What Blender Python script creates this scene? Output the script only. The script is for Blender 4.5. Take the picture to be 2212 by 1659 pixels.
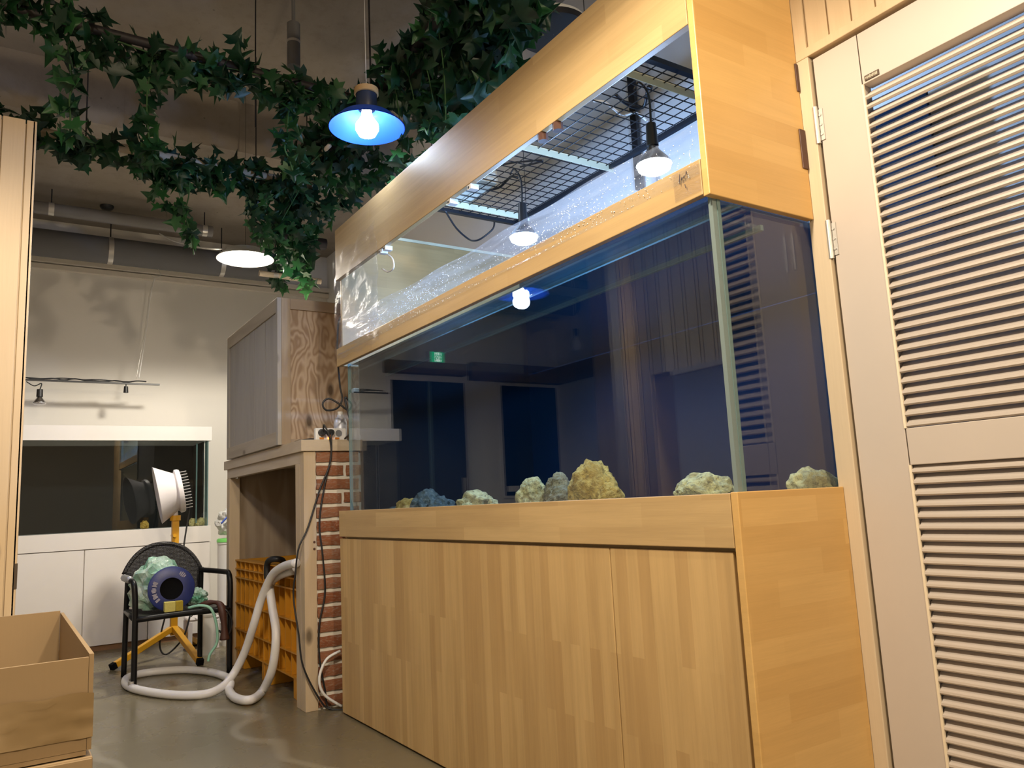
import bpy, bmesh, math, random
from mathutils import Vector, Matrix, noise
random.seed(7)
for o in list(bpy.data.objects): bpy.data.objects.remove(o, do_unlink=True)
SC = bpy.context.scene
COL = SC.collection
PI = math.pi

# ---------------------------------------------------------------- camera
CAM_H = 0.92
ROT = Matrix(((0.54500749, 0.15139097, 0.82464999),
              (0.83702198, -0.04124207, -0.54561277),
              (-0.04859057, 0.98761322, -0.14919481)))
FPX = 1675.0
cam = bpy.data.cameras.new('camera'); cam.sensor_fit = 'HORIZONTAL'; cam.sensor_width = 36.0
cam.lens = FPX / 2212 * 36.0; cam.clip_start = 0.02; cam.clip_end = 60
camo = bpy.data.objects.new('camera', cam); COL.objects.link(camo)
camo.matrix_world = Matrix.Translation((0, 0, CAM_H)) @ ROT.to_4x4()
SC.camera = camo
# ---------------------------------------------------------------- world, exposure
w = bpy.data.worlds.new('world'); SC.world = w; w.use_nodes = True
w.node_tree.nodes['Background'].inputs[0].default_value = (0.9, 0.85, 0.8, 1)
w.node_tree.nodes['Background'].inputs[1].default_value = 0.0
SC.view_settings.view_transform = 'Standard'; SC.view_settings.look = 'None'
SC.view_settings.gamma = 1.0; SC.view_settings.use_curve_mapping = False
SC.view_settings.exposure = 0.0
SC.cycles.max_bounces = 7; SC.cycles.diffuse_bounces = 3; SC.cycles.glossy_bounces = 3; SC.cycles.transmission_bounces = 2; SC.cycles.transparent_max_bounces = 16
SC.cycles.caustics_reflective = False; SC.cycles.caustics_refractive = False
# lamp strengths (each lamp's light is made in that lamp's builder)
P_WARM_ROOM = 185.0      # room lamp above the camera side, facing the tank front
P_WARM_SIDE = 200.0      # room lamp on the louvred-door side, facing the tank end
P_WARM_FAR = 240.0        # pendant seen over the chair
P_BLUE = 10.0            # blue shaded pendants (one in view, two seen mirrored in the tank)
P_TANK = 40.0            # reflector lamps over the tank
WARM = (1.0, 0.85, 0.64); COOL = (0.32, 0.55, 1.0)
def room_lamp(name, kind, loc, power, col, soft):
    ld = bpy.data.lights.new(name, kind); ld.energy = power; ld.color = col; ld.shadow_soft_size = soft
    if kind == 'SPOT': ld.spot_size = math.radians(168); ld.spot_blend = .25
    o = bpy.data.objects.new(name, ld); COL.objects.link(o); o.location = loc
room_lamp('ceiling_lamp_front_offscreen', 'SPOT', (-1.0, .15, 2.45), P_WARM_ROOM, WARM, .10)
room_lamp('ceiling_lamp_right_offscreen', 'POINT', (1.5, .80, 2.50), P_WARM_SIDE, (1.0, .82, .58), .06)

def at(px, py, x=None, y=None, z=None):
    """point of the place that lies on a given plane along a sight line (2212 x 1659 frame)"""
    v = ROT @ Vector((px - 1106.0, -(py - 829.5), -FPX))
    if x is not None: t = x / v.x
    elif y is not None: t = y / v.y
    else: t = (z - CAM_H) / v.z
    return Vector((0, 0, CAM_H)) + v * t

# ---------------------------------------------------------------- helpers
OFF = {}
class MB:
    def __init__(s): s.v = []; s.f = []
    def add(s, vs, fs):
        n = len(s.v); s.v += [Vector(v) for v in vs]; s.f += [tuple(i + n for i in f) for f in fs]; return s
    def box(s, x0, x1, y0, y1, z0, z1):
        return s.add([(x0,y0,z0),(x1,y0,z0),(x1,y1,z0),(x0,y1,z0),(x0,y0,z1),(x1,y0,z1),(x1,y1,z1),(x0,y1,z1)],
                     [(0,3,2,1),(4,5,6,7),(0,1,5,4),(1,2,6,5),(2,3,7,6),(3,0,4,7)])
    def obox(s, c, size, rot):
        a, b, d = [k / 2 for k in size]; c = Vector(c)
        P = [c + rot @ Vector((i*a, j*b, k*d)) for k in (-1, 1) for j in (-1, 1) for i in (-1, 1)]
        return s.add(P, [(0,2,3,1),(4,5,7,6),(0,1,5,4),(1,3,7,5),(3,2,6,7),(2,0,4,6)])
    def cyl(s, p0, p1, r0, r1=None, n=14, caps=True):
        r1 = r0 if r1 is None else r1
        p0, p1 = Vector(p0), Vector(p1); d = (p1 - p0).normalized()
        u = d.orthogonal().normalized(); w_ = d.cross(u); vs = []
        for p, r in ((p0, r0), (p1, r1)):
            for i in range(n):
                a = 2 * PI * i / n; vs.append(p + u * (r * math.cos(a)) + w_ * (r * math.sin(a)))
        fs = [(i, (i+1) % n, n + (i+1) % n, n + i) for i in range(n)]
        if caps: fs += [tuple(range(n))[::-1], tuple(range(n, 2*n))]
        return s.add(vs, fs)
    def tube(s, pts, r, n=8, smooth=6, closed=False, rfun=None):
        pts = [Vector(p) for p in pts]
        if smooth > 1 and len(pts) > 2: pts = spline(pts, smooth)
        vs = []; u = None; m = len(pts)
        for i, p in enumerate(pts):
            d = (pts[min(i+1, m-1)] - pts[max(i-1, 0)])
            if d.length < 1e-9: d = Vector((0,0,1))
            d.normalize()
            if u is None: u = d.orthogonal().normalized()
            u = (u - d * u.dot(d))
            u = u.normalized() if u.length > 1e-6 else d.orthogonal().normalized()
            w_ = d.cross(u); rr = r if rfun is None else r * rfun(i / (m - 1))
            for k in range(n):
                a = 2 * PI * k / n; vs.append(p + u * (rr * math.cos(a)) + w_ * (rr * math.sin(a)))
        fs = [(i*n + k, i*n + (k+1) % n, (i+1)*n + (k+1) % n, (i+1)*n + k) for i in range(m-1) for k in range(n)]
        fs += [tuple(range(n))[::-1], tuple(range((m-1)*n, m*n))]
        return s.add(vs, fs)
    def lathe(s, prof, c, axis=(0,0,1), n=32, close=False):
        c = Vector(c); d = Vector(axis).normalized(); u = d.orthogonal().normalized(); w_ = d.cross(u)
        vs = [c + d * h + (u * math.cos(2*PI*k/n) + w_ * math.sin(2*PI*k/n)) * max(r, 1e-5) for r, h in prof for k in range(n)]
        m = len(prof)
        fs = [(i*n + k, i*n + (k+1) % n, (i+1)*n + (k+1) % n, (i+1)*n + k) for i in range(m-1) for k in range(n)]
        return s.add(vs, fs)
    def sheet(s, fn, nu, nv):
        vs = [fn(i / nu, j / nv) for j in range(nv + 1) for i in range(nu + 1)]
        return s.add(vs, [(j*(nu+1)+i, j*(nu+1)+i+1, (j+1)*(nu+1)+i+1, (j+1)*(nu+1)+i) for j in range(nv) for i in range(nu)])
    def build(s, name, mat, parent=None, smooth=False, origin=None, bevel=0, solid=0, auto=False):
        off = Vector(origin) if origin is not None else (OFF.get(parent.name, Vector()) if parent else Vector())
        me = bpy.data.meshes.new(name); me.from_pydata([v - off for v in s.v], [], s.f); me.update()
        bm = bmesh.new(); bm.from_mesh(me); bmesh.ops.recalc_face_normals(bm, faces=bm.faces); bm.to_mesh(me); bm.free()
        if smooth:
            for p in me.polygons: p.use_smooth = True
            if auto: me.set_sharp_from_angle(angle=math.radians(40))
        me.materials.append(mat)
        o = bpy.data.objects.new(name, me); COL.objects.link(o)
        if parent: o.parent = parent
        else: o.location = off
        OFF[o.name] = off
        if bevel:
            b = o.modifiers.new('bevel', 'BEVEL'); b.width = bevel; b.segments = 2; b.limit_method = 'ANGLE'
        if solid:
            b = o.modifiers.new('solid', 'SOLIDIFY'); b.thickness = solid; b.offset = 0
        return o

def spline(p, k):
    out = []; n = len(p)
    for i in range(n - 1):
        a, b, c, d = p[max(i-1, 0)], p[i], p[i+1], p[min(i+2, n-1)]
        for j in range(k):
            t = j / k
            out.append(0.5 * ((2*b) + (c-a)*t + (2*a-5*b+4*c-d)*t*t + (3*b-a-3*c+d)*t**3))
    out.append(p[-1]); return out
def tag(o, label, cat, group=None):
    o['label'] = label; o['category'] = cat
    if group: o['group'] = group
    return o
def thing(name, label, cat, loc, group=None):
    o = bpy.data.objects.new(name, None); o.empty_display_size = .1; COL.objects.link(o); o.location = loc
    OFF[o.name] = Vector(loc); return tag(o, label, cat, group)
def struct(o): o['kind'] = 'structure'; return o
def box(name, mat, x0, x1, y0, y1, z0, z1, parent=None, bevel=0, origin=None):
    return MB().box(x0, x1, y0, y1, z0, z1).build(name, mat, parent, bevel=bevel, origin=origin)
def inst(name, mesh, parent, loc, rot=None, scale=(1,1,1), off=True):
    """shared-mesh piece placed at a world location under its parent"""
    o = bpy.data.objects.new(name, mesh); COL.objects.link(o); o.parent = parent
    o.location = Vector(loc) - (OFF.get(parent.name, Vector()) if off else Vector())
    if rot is not None: o.rotation_mode = 'QUATERNION'; o.rotation_quaternion = rot
    o.scale = scale; return o
def mesh_of(mb, name, mats, smooth=False):
    me = bpy.data.meshes.new(name); me.from_pydata(mb.v, [], mb.f); me.update()
    bm = bmesh.new(); bm.from_mesh(me); bmesh.ops.recalc_face_normals(bm, faces=bm.faces); bm.to_mesh(me); bm.free()
    if smooth:
        for p in me.polygons: p.use_smooth = True
    for m in (mats if isinstance(mats, (list, tuple)) else [mats]): me.materials.append(m)
    return me

# ---------------------------------------------------------------- materials
class N:
    def __init__(s, name):
        s.m = bpy.data.materials.new(name); s.m.use_nodes = True; s.t = s.m.node_tree; s.t.nodes.clear()
        s.out = s.new('ShaderNodeOutputMaterial')
    def new(s, ty, **kw):
        n = s.t.nodes.new(ty)
        for k, v in kw.items():
            if k.startswith('i_'):
                key = k[2:].replace('_', ' ')
                n.inputs[int(key) if key.isdigit() else key].default_value = v
            else: setattr(n, k, v)
        return n
    def link(s, a, b): s.t.links.new(a, b)
    def math(s, op, a, b=None, clamp=False):
        n = s.new('ShaderNodeMath', operation=op); n.use_clamp = clamp
        for i, x in enumerate((a, b)):
            if x is None: continue
            if isinstance(x, (int, float)): n.inputs[i].default_value = x
            else: s.link(x, n.inputs[i])
        return n.outputs[0]
    def mix(s, fac, a, b, blend='MIX'):
        n = s.new('ShaderNodeMix', data_type='RGBA', blend_type=blend)
        for i, x in ((0, fac), (6, a), (7, b)):
            if isinstance(x, (int, float)): n.inputs[i].default_value = x
            elif isinstance(x, tuple): n.inputs[i].default_value = (*x, 1) if len(x) == 3 else x
            else: s.link(x, n.inputs[i])
        return n.outputs[2]
    def coords(s, kind='Object'): return s.new('ShaderNodeTexCoord').outputs[kind]
    def uv(s, along, across, su=1, sv=1, sw=1):
        sp = s.new('ShaderNodeSeparateXYZ'); s.link(s.coords(), sp.inputs[0]); c = s.new('ShaderNodeCombineXYZ')
        oth = [a for a in 'XYZ' if a not in (along, across)][0]
        for i, (a, k) in enumerate(((along, su), (across, sv), (oth, sw))): s.link(s.math('MULTIPLY', sp.outputs[a], k), c.inputs[i])
        return c.outputs[0]
    def noise(s, vec, scale, detail=3, rough=.5, dist=0):
        n = s.new('ShaderNodeTexNoise', i_Scale=scale, i_Detail=detail, i_Roughness=rough, i_Distortion=dist)
        if vec is not None: s.link(vec, n.inputs['Vector'])
        return n.outputs[0]
    def ramp(s, fac, stops):
        n = s.new('ShaderNodeValToRGB'); s.link(fac, n.inputs[0]); e = n.color_ramp.elements
        while len(e) < len(stops): e.new(0.5)
        for i, (p, c) in enumerate(stops): e[i].position = p; e[i].color = (*c, 1) if isinstance(c, tuple) else (c, c, c, 1)
        return n.outputs[0]
    def bump(s, h, strength=.3, dist=.01):
        b = s.new('ShaderNodeBump', i_Strength=strength, i_Distance=dist); s.link(h, b.inputs['Height']); return b.outputs[0]
    def pbr(s, col, rough=.5, metal=0, spec=.5, normal=None, emis=None, estr=0, trans=0, coat=0, alpha=None):
        p = s.new('ShaderNodeBsdfPrincipled')
        for k, v in (('Base Color', col), ('Roughness', rough), ('Metallic', metal), ('Specular IOR Level', spec), ('Transmission Weight', trans), ('Coat Weight', coat)):
            if isinstance(v, tuple): p.inputs[k].default_value = (*v[:3], 1)
            elif isinstance(v, (int, float)): p.inputs[k].default_value = v
            else: s.link(v, p.inputs[k])
        if normal is not None: s.link(normal, p.inputs['Normal'])
        if emis: p.inputs['Emission Color'].default_value = (*emis, 1); p.inputs['Emission Strength'].default_value = estr
        if alpha is not None:
            if isinstance(alpha, (int, float)): p.inputs['Alpha'].default_value = alpha
            else: s.link(alpha, p.inputs['Alpha'])
        return p.outputs[0]
    def done(s, sh): s.link(sh, s.out.inputs[0]); return s.m

def plain(name, col, rough=.5, metal=0, nz=0.12, sc=12, bump=0, bsc=60, spec=.5, coat=0):
    n = N(name); v = n.noise(n.coords(), sc, 4)
    c = n.mix(v, tuple(k * (1 - nz) for k in col), tuple(min(1, k * (1 + nz)) for k in col))
    b = n.bump(n.noise(n.coords(), bsc, 3), bump, .004) if bump else None
    return n.done(n.pbr(c, rough, metal, spec, b, coat=coat))
def emit(name, col, strength):
    n = N(name); e = n.new('ShaderNodeEmission', i_Strength=strength); e.inputs[0].default_value = (*col, 1); return n.done(e.outputs[0])
def lam_wood(name, c1, c2, along, across, stave=.045, length=.42, rough=.48, g=.35):
    """glued-up stave board: staves of differing tone, fine grain along them"""
    n = N(name); uv = n.uv(along, across, 1, 1, 0)
    b = n.new('ShaderNodeTexBrick', offset=.37, offset_frequency=2, squash=1.0, i_Scale=1.0, i_Mortar_Size=0.0, i_Bias=0.0, i_Brick_Width=length, i_Row_Height=stave)
    b.inputs['Color1'].default_value = (0, 0, 0, 1); b.inputs['Color2'].default_value = (1, 1, 1, 1); n.link(uv, b.inputs['Vector'])
    sp = n.new('ShaderNodeSeparateColor'); n.link(b.outputs[0], sp.inputs[0])
    base = n.mix(sp.outputs[0], c1, c2)
    gr = n.noise(n.uv(along, across, 2.2, 46, 20), 1.0, 5, .6, .5)
    fine = n.noise(n.uv(along, across, 12, 260, 90), 1.0, 2, .5)
    big = n.noise(n.uv(along, across, 2.0, 5, 3), 1.0, 2, .5)
    c = n.mix(n.math('MULTIPLY', n.ramp(gr, [(.38, 0.0), (.72, 1.0)]), g), base, tuple(k * .66 for k in c1))
    c = n.mix(n.math('MULTIPLY', fine, .16), c, tuple(k * .5 for k in c1))
    c = n.mix(n.math('MULTIPLY', n.ramp(big, [(.45, 0.0), (.75, 1.0)]), .28), c, tuple(min(1, k * 1.12) for k in c2))
    return n.done(n.pbr(c, rough, 0, .4, n.bump(fine, .06, .002)))
def pine(name, c1, c2, along, across, ring=14, rough=.55, knots=True, soft=.5, su=.9, sv=6):
    n = N(name)
    d = n.noise(n.uv(along, across, su, sv, 2), 1.3, 2, .5, .4)
    s = n.math('SINE', n.math('MULTIPLY', d, ring * 2.4))
    c = n.mix(n.math('MULTIPLY', n.math('ADD', n.math('MULTIPLY', s, .5), .5), soft), c2, c1)
    f = n.noise(n.uv(along, across, 6, 150, 50), 1.0, 3, .6)
    c = n.mix(n.math('MULTIPLY', f, .25), c, tuple(k * .6 for k in c1))
    if knots:
        v = n.new('ShaderNodeTexVoronoi', i_Scale=1.0, i_Randomness=1.0); n.link(n.uv(along, across, 2.1, 4.5, 2), v.inputs['Vector'])
        c = n.mix(n.ramp(v.outputs['Distance'], [(.05, 1.0), (.11, 0.0)]), c, tuple(k * .34 for k in c1))
    return n.done(n.pbr(c, rough, 0, .3, n.bump(f, .1, .002)))
def glass(name, tint=(.93, .97, .98), f0=.04, rough=0.0, haze=0.0, hazecol=(.8, .85, .9), gmul=1.0):
    n = N(name)
    t = n.new('ShaderNodeBsdfTransparent'); t.inputs[0].default_value = (*tint, 1)
    g = n.new('ShaderNodeBsdfGlossy', i_Roughness=rough); g.inputs[0].default_value = (gmul, gmul, gmul, 1)
    lw = n.new('ShaderNodeLayerWeight', i_Blend=.5)
    f = n.math('ADD', n.math('MULTIPLY', n.math('POWER', lw.outputs['Facing'], 5.0), 1 - f0), f0)
    m = n.new('ShaderNodeMixShader'); n.link(f, m.inputs[0]); n.link(t.outputs[0], m.inputs[1]); n.link(g.outputs[0], m.inputs[2])
    sh = m.outputs[0]
    if haze:
        d = n.new('ShaderNodeBsdfDiffuse'); d.inputs[0].default_value = (*hazecol, 1)
        m2 = n.new('ShaderNodeMixShader', i_0=haze); n.link(sh, m2.inputs[1]); n.link(d.outputs[0], m2.inputs[2]); sh = m2.outputs[0]
    return n.done(sh)
def film(name, haze=.06, bsc=9, bst=.6, tint=(.97, .97, .97), gl=.05, crease=2.0, rough=.08, dist=1.2, ed=.6):
    n = N(name)
    t = n.new('ShaderNodeBsdfTransparent'); t.inputs[0].default_value = (*tint, 1)
    h = n.noise(n.uv('X', 'Z', bsc * .35, bsc * crease, bsc), 1.0, 4, .6, dist)
    b = n.bump(h, bst, .02)
    g = n.new('ShaderNodeBsdfGlossy', i_Roughness=rough); n.link(b, g.inputs['Normal'])
    lw = n.new('ShaderNodeLayerWeight', i_Blend=.5); n.link(b, lw.inputs['Normal'])
    f = n.math('ADD', n.math('MULTIPLY', n.math('POWER', lw.outputs['Facing'], 4.0), ed), gl, True)
    m = n.new('ShaderNodeMixShader'); n.link(f, m.inputs[0]); n.link(t.outputs[0], m.inputs[1]); n.link(g.outputs[0], m.inputs[2])
    d = n.new('ShaderNodeBsdfDiffuse'); d.inputs[0].default_value = (.85, .88, .95, 1)
    tr = n.new('ShaderNodeBsdfTranslucent'); tr.inputs[0].default_value = (.85, .88, .95, 1)
    a = n.new('ShaderNodeMixShader', i_0=.5); n.link(d.outputs[0], a.inputs[1]); n.link(tr.outputs[0], a.inputs[2])
    m2 = n.new('ShaderNodeMixShader'); n.link(n.math('MULTIPLY', n.ramp(h, [(.35, .25), (.75, 1.0)]), haze), m2.inputs[0])
    n.link(m.outputs[0], m2.inputs[1]); n.link(a.outputs[0], m2.inputs[2])
    return n.done(m2.outputs[0])

MT = {}
MT['front_wood'] = lam_wood('stave_wood_upright', (.52, .33, .140), (.66, .45, .205), 'Z', 'X', .043, .52)
MT['band_wood'] = lam_wood('stave_wood_lengthwise', (.50, .335, .155), (.61, .43, .21), 'X', 'Z', .06, .55)
MT['end_wood_lit'] = lam_wood('stave_wood_end_lit', (.62, .375, .130), (.72, .465, .180), 'Y', 'Z', .06, .26, .34, .22)  # brighter, warmer copy of the staves: extra side light put into the colour
MT['board_wood'] = lam_wood('stave_wood_inner', (.42, .27, .11), (.50, .33, .14), 'Y', 'Z', .06, .4)
MT['pine_x'] = pine('pale_pine_x', (.48, .375, .26), (.60, .495, .37), 'X', 'Z', 10)
MT['pine_y'] = pine('pale_pine_y', (.48, .375, .26), (.60, .495, .37), 'Y', 'Z', 10)
MT['pine_z'] = pine('pale_pine_z', (.48, .36, .23), (.60, .47, .32), 'Z', 'Y', 9)
MT['pine_zx'] = pine('pale_pine_zx', (.48, .36, .23), (.60, .47, .32), 'Z', 'X', 9)
MT['ply'] = pine('wavy_plywood', (.28, .185, .115), (.47, .36, .26), 'Z', 'Y', 26, .7, True, .9, 2.6, 6.5)
MT['greyboard'] = pine('weathered_grey_board', (.30, .27, .24), (.42, .385, .34), 'Z', 'X', 5, .75, True, .4)
MT['greyframe'] = pine('weathered_grey_frame', (.33, .27, .20), (.47, .40, .31), 'X', 'Z', 8, .7, True, .5)
MT['greyframe_y'] = pine('weathered_frame_y', (.28, .21, .15), (.40, .32, .245), 'Y', 'Z', 8, .7, True, .5)
MT['greyframe_z'] = pine('weathered_frame_z', (.28, .20, .13), (.42, .33, .235), 'Z', 'Y', 10, .7, True, .6)
MT['clad'] = pine('cladding_pine', (.58, .43, .26), (.67, .52, .34), 'Z', 'X', 5, .5, False, .35)
MT['clad_y'] = pine('cladding_pine_y', (.58, .43, .26), (.67, .52, .34), 'Z', 'Y', 5, .5, True, .35)
MT['jamb'] = pine('jamb_pine', (.56, .44, .30), (.64, .52, .37), 'Z', 'X', 4, .5, False, .3)
MT['old_beam'] = pine('aged_beam', (.16, .10, .055), (.24, .16, .09), 'Y', 'Z', 8, .8, True, .5)
MT['groove'] = plain('groove_brown', (.26, .14, .07), .8)
MT['louver'] = plain('taupe_laminate', (.54, .475, .425), .42, nz=.05, sc=5)
MT['edge_cream'] = plain('cream_edge', (.80, .70, .54), .45, nz=.03)
MT['steel'] = plain('brushed_steel', (.55, .53, .50), .5, .8, .06)
MT['white_lam'] = plain('white_laminate', (.80, .76, .74), .35, nz=.02)
MT['wall'] = plain('wall_paint', (.80, .765, .71), .8, nz=.035, sc=1.6, bump=.05)
MT['wall_b'] = plain('wall_paint_back', (.78, .77, .75), .8, nz=.04, sc=1.6, bump=.05)
MT['trimp'] = plain('cove_paint', (.78, .72, .63), .6, nz=.03)
def concrete(name, a, b, joint=True):
    n = N(name); co = n.coords()
    k = n.noise(co, 1.1, 5, .6); f = n.noise(co, 14, 4, .65)
    c = n.mix(n.ramp(k, [(.32, 0.0), (.70, 1.0)]), a, b)
    c = n.mix(n.math('MULTIPLY', n.ramp(f, [(.5, 0.0), (.75, 1.0)]), .35), c, tuple(x * .72 for x in a))
    v = n.new('ShaderNodeTexVoronoi', i_Scale=9.0); n.link(co, v.inputs['Vector'])
    c = n.mix(n.ramp(v.outputs['Distance'], [(.03, .8), (.07, 0.0)]), c, tuple(x * .45 for x in a))
    return n.done(n.pbr(c, .85, 0, .25, n.bump(f, .25, .01)))
MT['concrete'] = concrete('bare_concrete', (.25, .212, .172), (.335, .29, .24))
def floor_mat():
    n = N('sealed_concrete_floor'); co = n.coords()
    k = n.noise(co, .8, 3, .5, .4); f = n.noise(co, 5, 3, .5, .3)
    c = n.mix(n.ramp(k, [(.3, 0.0), (.7, 1.0)]), (.160, .135, .082), (.215, .182, .115))
    c = n.mix(n.math('MULTIPLY', f, .25), c, (.11, .092, .058))
    wv = n.new('ShaderNodeTexWave', wave_type='RINGS', i_Scale=.42, i_Distortion=9.0, i_Detail=3.0, i_Detail_Scale=1.2); n.link(co, wv.inputs['Vector'])
    c = n.mix(n.ramp(wv.outputs[1], [(.975, 0.0), (1.0, .35)]), c, (.40, .36, .27))
    r = n.math('ADD', n.math('MULTIPLY', f, .22), .17)
    return n.done(n.pbr(c, r, 0, .5, n.bump(k, .04, .02)))
MT['floor'] = floor_mat()
MT['glass'] = glass('tank_glass', (.95, .975, .985), .042)
MT['glass_dark'] = glass('white_tank_glass', (.90, .94, .94), .045)
MT['glass_edge'] = glass('glass_edge_teal', (.45, .62, .62), .08, .15, .45, (.26, .38, .38))
MT['brace'] = glass('brace_teal', (.90, .96, .97), .03, .05, .03, (.28, .55, .62))
MT['silicone'] = glass('silicone_bead', (.55, .66, .66), .05, .3, .55, (.30, .38, .38))
MT['tank_back'] = plain('navy_backing', (.0008, .011, .030), .7, nz=.25, sc=2, spec=.15)
MT['tank_black'] = plain('black_backing', (.006, .007, .008), .7, spec=.15)
n = N('water_blue')         # clear blue water with a little scattered light
t_ = n.new('ShaderNodeBsdfTransparent'); t_.inputs[0].default_value = (.86, .92, .985, 1)
d_ = n.new('ShaderNodeBsdfTranslucent'); d_.inputs[0].default_value = (.06, .40, .85, 1)
m_ = n.new('ShaderNodeMixShader', i_0=.014); n.link(t_.outputs[0], m_.inputs[1]); n.link(d_.outputs[0], m_.inputs[2]); MT['water'] = n.done(m_.outputs[0])
n = N('water_surface')      # mirrors the tank's inside beyond the critical angle, lets steep light through
t_ = n.new('ShaderNodeBsdfTransparent'); t_.inputs[0].default_value = (.93, .97, 1, 1)
g_ = n.new('ShaderNodeBsdfGlossy', i_Roughness=.03); g_.inputs[0].default_value = (.9, .95, 1, 1)
lw = n.new('ShaderNodeLayerWeight', i_Blend=.5); m_ = n.new('ShaderNodeMixShader'); n.link(n.ramp(lw.outputs['Facing'], [(.28, .02), (.46, .97)]), m_.inputs[0])
n.link(t_.outputs[0], m_.inputs[1]); n.link(g_.outputs[0], m_.inputs[2]); MT['water_top'] = n.done(m_.outputs[0])
MT['film'] = film('cling_film', .22, 6, .8, (.95, .96, .97), .03, 5.0, .10, .25, .15)
MT['wrap'] = film('packing_film', .085, 26, .8, (.90, .90, .91), .012, .8, .25, 1.2, .05)
MT['tape'] = film('clear_tape', .10, 14, .5, (.92, .90, .88), .08, 1)
MT['drop'] = N('water_drop').done(None) if False else plain('water_drop', (.85, .92, 1.0), .05, nz=0, spec=1.0)
MT['black'] = plain('black_plastic', (.012, .012, .014), .45)
MT['black_metal'] = plain('black_metal', (.015, .015, .018), .4)
MT['blackrub'] = plain('black_rubber', (.006, .006, .007), .9, spec=.1)
MT['white_pl'] = plain('white_plastic', (.78, .77, .76), .4, nz=.03)
MT['hosew'] = plain('white_hose', (.76, .74, .74), .38, nz=.05, sc=20)
MT['cream'] = plain('cream_bar', (.62, .58, .40), .4, nz=.05)
MT['grey_pipe'] = plain('grey_pipe', (.20, .19, .185), .5, nz=.08, sc=5)
MT['grey_lag'] = plain('grey_pipe_lagging', (.15, .15, .155), .7, nz=.1, sc=6)
MT['strap'] = plain('foil_strap', (.68, .66, .62), .3, .7, .05)
MT['birch'] = plain('birch_bark', (.62, .52, .40), .7, nz=.3, sc=16)
MT['darkpole'] = plain('dark_pole', (.014, .011, .013), .6, nz=.4, sc=8)
MT['yellow'] = plain('yellow_powder_coat', (.72, .36, .020), .35, nz=.05)
MT['lamp_grey'] = plain('lamp_shell', (.72, .68, .70), .4, nz=.04)
MT['fin_grey'] = plain('lamp_fins', (.34, .34, .36), .4, .5, .05)
MT['chair'] = plain('black_steel_tube', (.005, .005, .006), .4, spec=.3)
def wicker():
    n = N('brown_black_weave'); co = n.coords()
    a = n.new('ShaderNodeTexWave', wave_type='BANDS', bands_direction='Y', i_Scale=38.0); n.link(co, a.inputs['Vector'])
    b = n.new('ShaderNodeTexWave', wave_type='BANDS', bands_direction='Z', i_Scale=38.0); n.link(co, b.inputs['Vector'])
    m = n.math('MULTIPLY', a.outputs[1], b.outputs[1])
    c = n.mix(m, (.006, .005, .006), (.040, .034, .036))
    return n.done(n.pbr(c, .42, 0, .5, n.bump(m, .7, .004)))
MT['wicker'] = wicker()
MT['reel_blue'] = plain('reel_blue', (.022, .035, .17), .4, nz=.35, sc=25)
MT['reel_print'] = plain('reel_print', (.36, .34, .42), .5, nz=.4, sc=60)
def bagmat(name, a, b, al):
    n = N(name); co = n.coords(); k = n.noise(co, 5, 4, .6, .8)
    c = n.mix(n.ramp(k, [(.35, 0.0), (.65, 1.0)]), a, b)
    p = n.pbr(c, .28, 0, .5, n.bump(n.noise(co, 22, 4, .7, 1.0), .8, .01))
    tr = n.new('ShaderNodeBsdfTransparent'); m = n.new('ShaderNodeMixShader', i_0=al); n.link(tr.outputs[0], m.inputs[1]); n.link(p, m.inputs[2])
    return n.done(m.outputs[0])
MT['bag_green'] = bagmat('green_white_bag', (.10, .34, .22), (.72, .80, .76), .93)
MT['bag_white'] = bagmat('white_bag', (.62, .62, .60), (.80, .80, .80), .8)
MT['sponge'] = plain('yellow_sponge', (.62, .55, .16), .9, nz=.1, sc=60, bump=.4, bsc=150)
MT['sponge_d'] = plain('olive_scourer', (.40, .30, .03), .9, nz=.2, sc=60, bump=.4, bsc=150)
MT['brown'] = plain('brown_rubber', (.075, .028, .018), .5, nz=.3)
MT['green_cord'] = plain('pale_green_cord', (.30, .58, .44), .5)
MT['lime'] = plain('lime_lid', (.20, .66, .16), .4)
MT['blue_str'] = plain('blue_strap', (.06, .12, .55), .5)
MT['crate'] = plain('amber_plastic', (.60, .265, .018), .42, nz=.08, sc=4)
MT['mortar'] = plain('white_mortar', (.74, .70, .62), .9, nz=.15, sc=18, bump=.5, bsc=40)
def brickmat():
    n = N('old_brick'); co = n.coords('Object'); oi = n.new('ShaderNodeObjectInfo')
    v = n.new('ShaderNodeVectorMath', operation='ADD'); n.link(co, v.inputs[0])
    cc = n.new('ShaderNodeCombineXYZ'); n.link(n.math('MULTIPLY', oi.outputs['Random'], 37), cc.inputs[0]); n.link(cc.outputs[0], v.inputs[1])
    k = n.noise(v.outputs[0], 26, 5, .65); b = n.noise(v.outputs[0], 9, 3, .5)
    c = n.mix(oi.outputs['Random'], (.30, .10, .042), (.36, .165, .09))
    c = n.mix(n.ramp(b, [(.5, 0.0), (.72, .8)]), c, (.40, .30, .23))
    c = n.mix(n.math('MULTIPLY', k, .4), c, (.12, .045, .025))
    return n.done(n.pbr(c, .9, 0, .2, n.bump(k, .6, .004)))
MT['brick'] = brickmat()
def card(name, a, b):
    n = N(name); co = n.coords(); k = n.noise(co, 3, 3); f = n.noise(n.uv('Z', 'Y', 20, 260, 260), 1, 2)
    c = n.mix(k, a, b); c = n.mix(n.math('MULTIPLY', f, .15), c, tuple(x * .7 for x in a)); return n.done(n.pbr(c, .8, 0, .25))
MT['card'] = card('cardboard', (.27, .19, .105), (.33, .24, .14))
MT['card_tape'] = N('brown_box_tape')
_n = MT['card_tape']; _k = _n.noise(_n.coords(), 7, 2, .5, .3)
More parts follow.
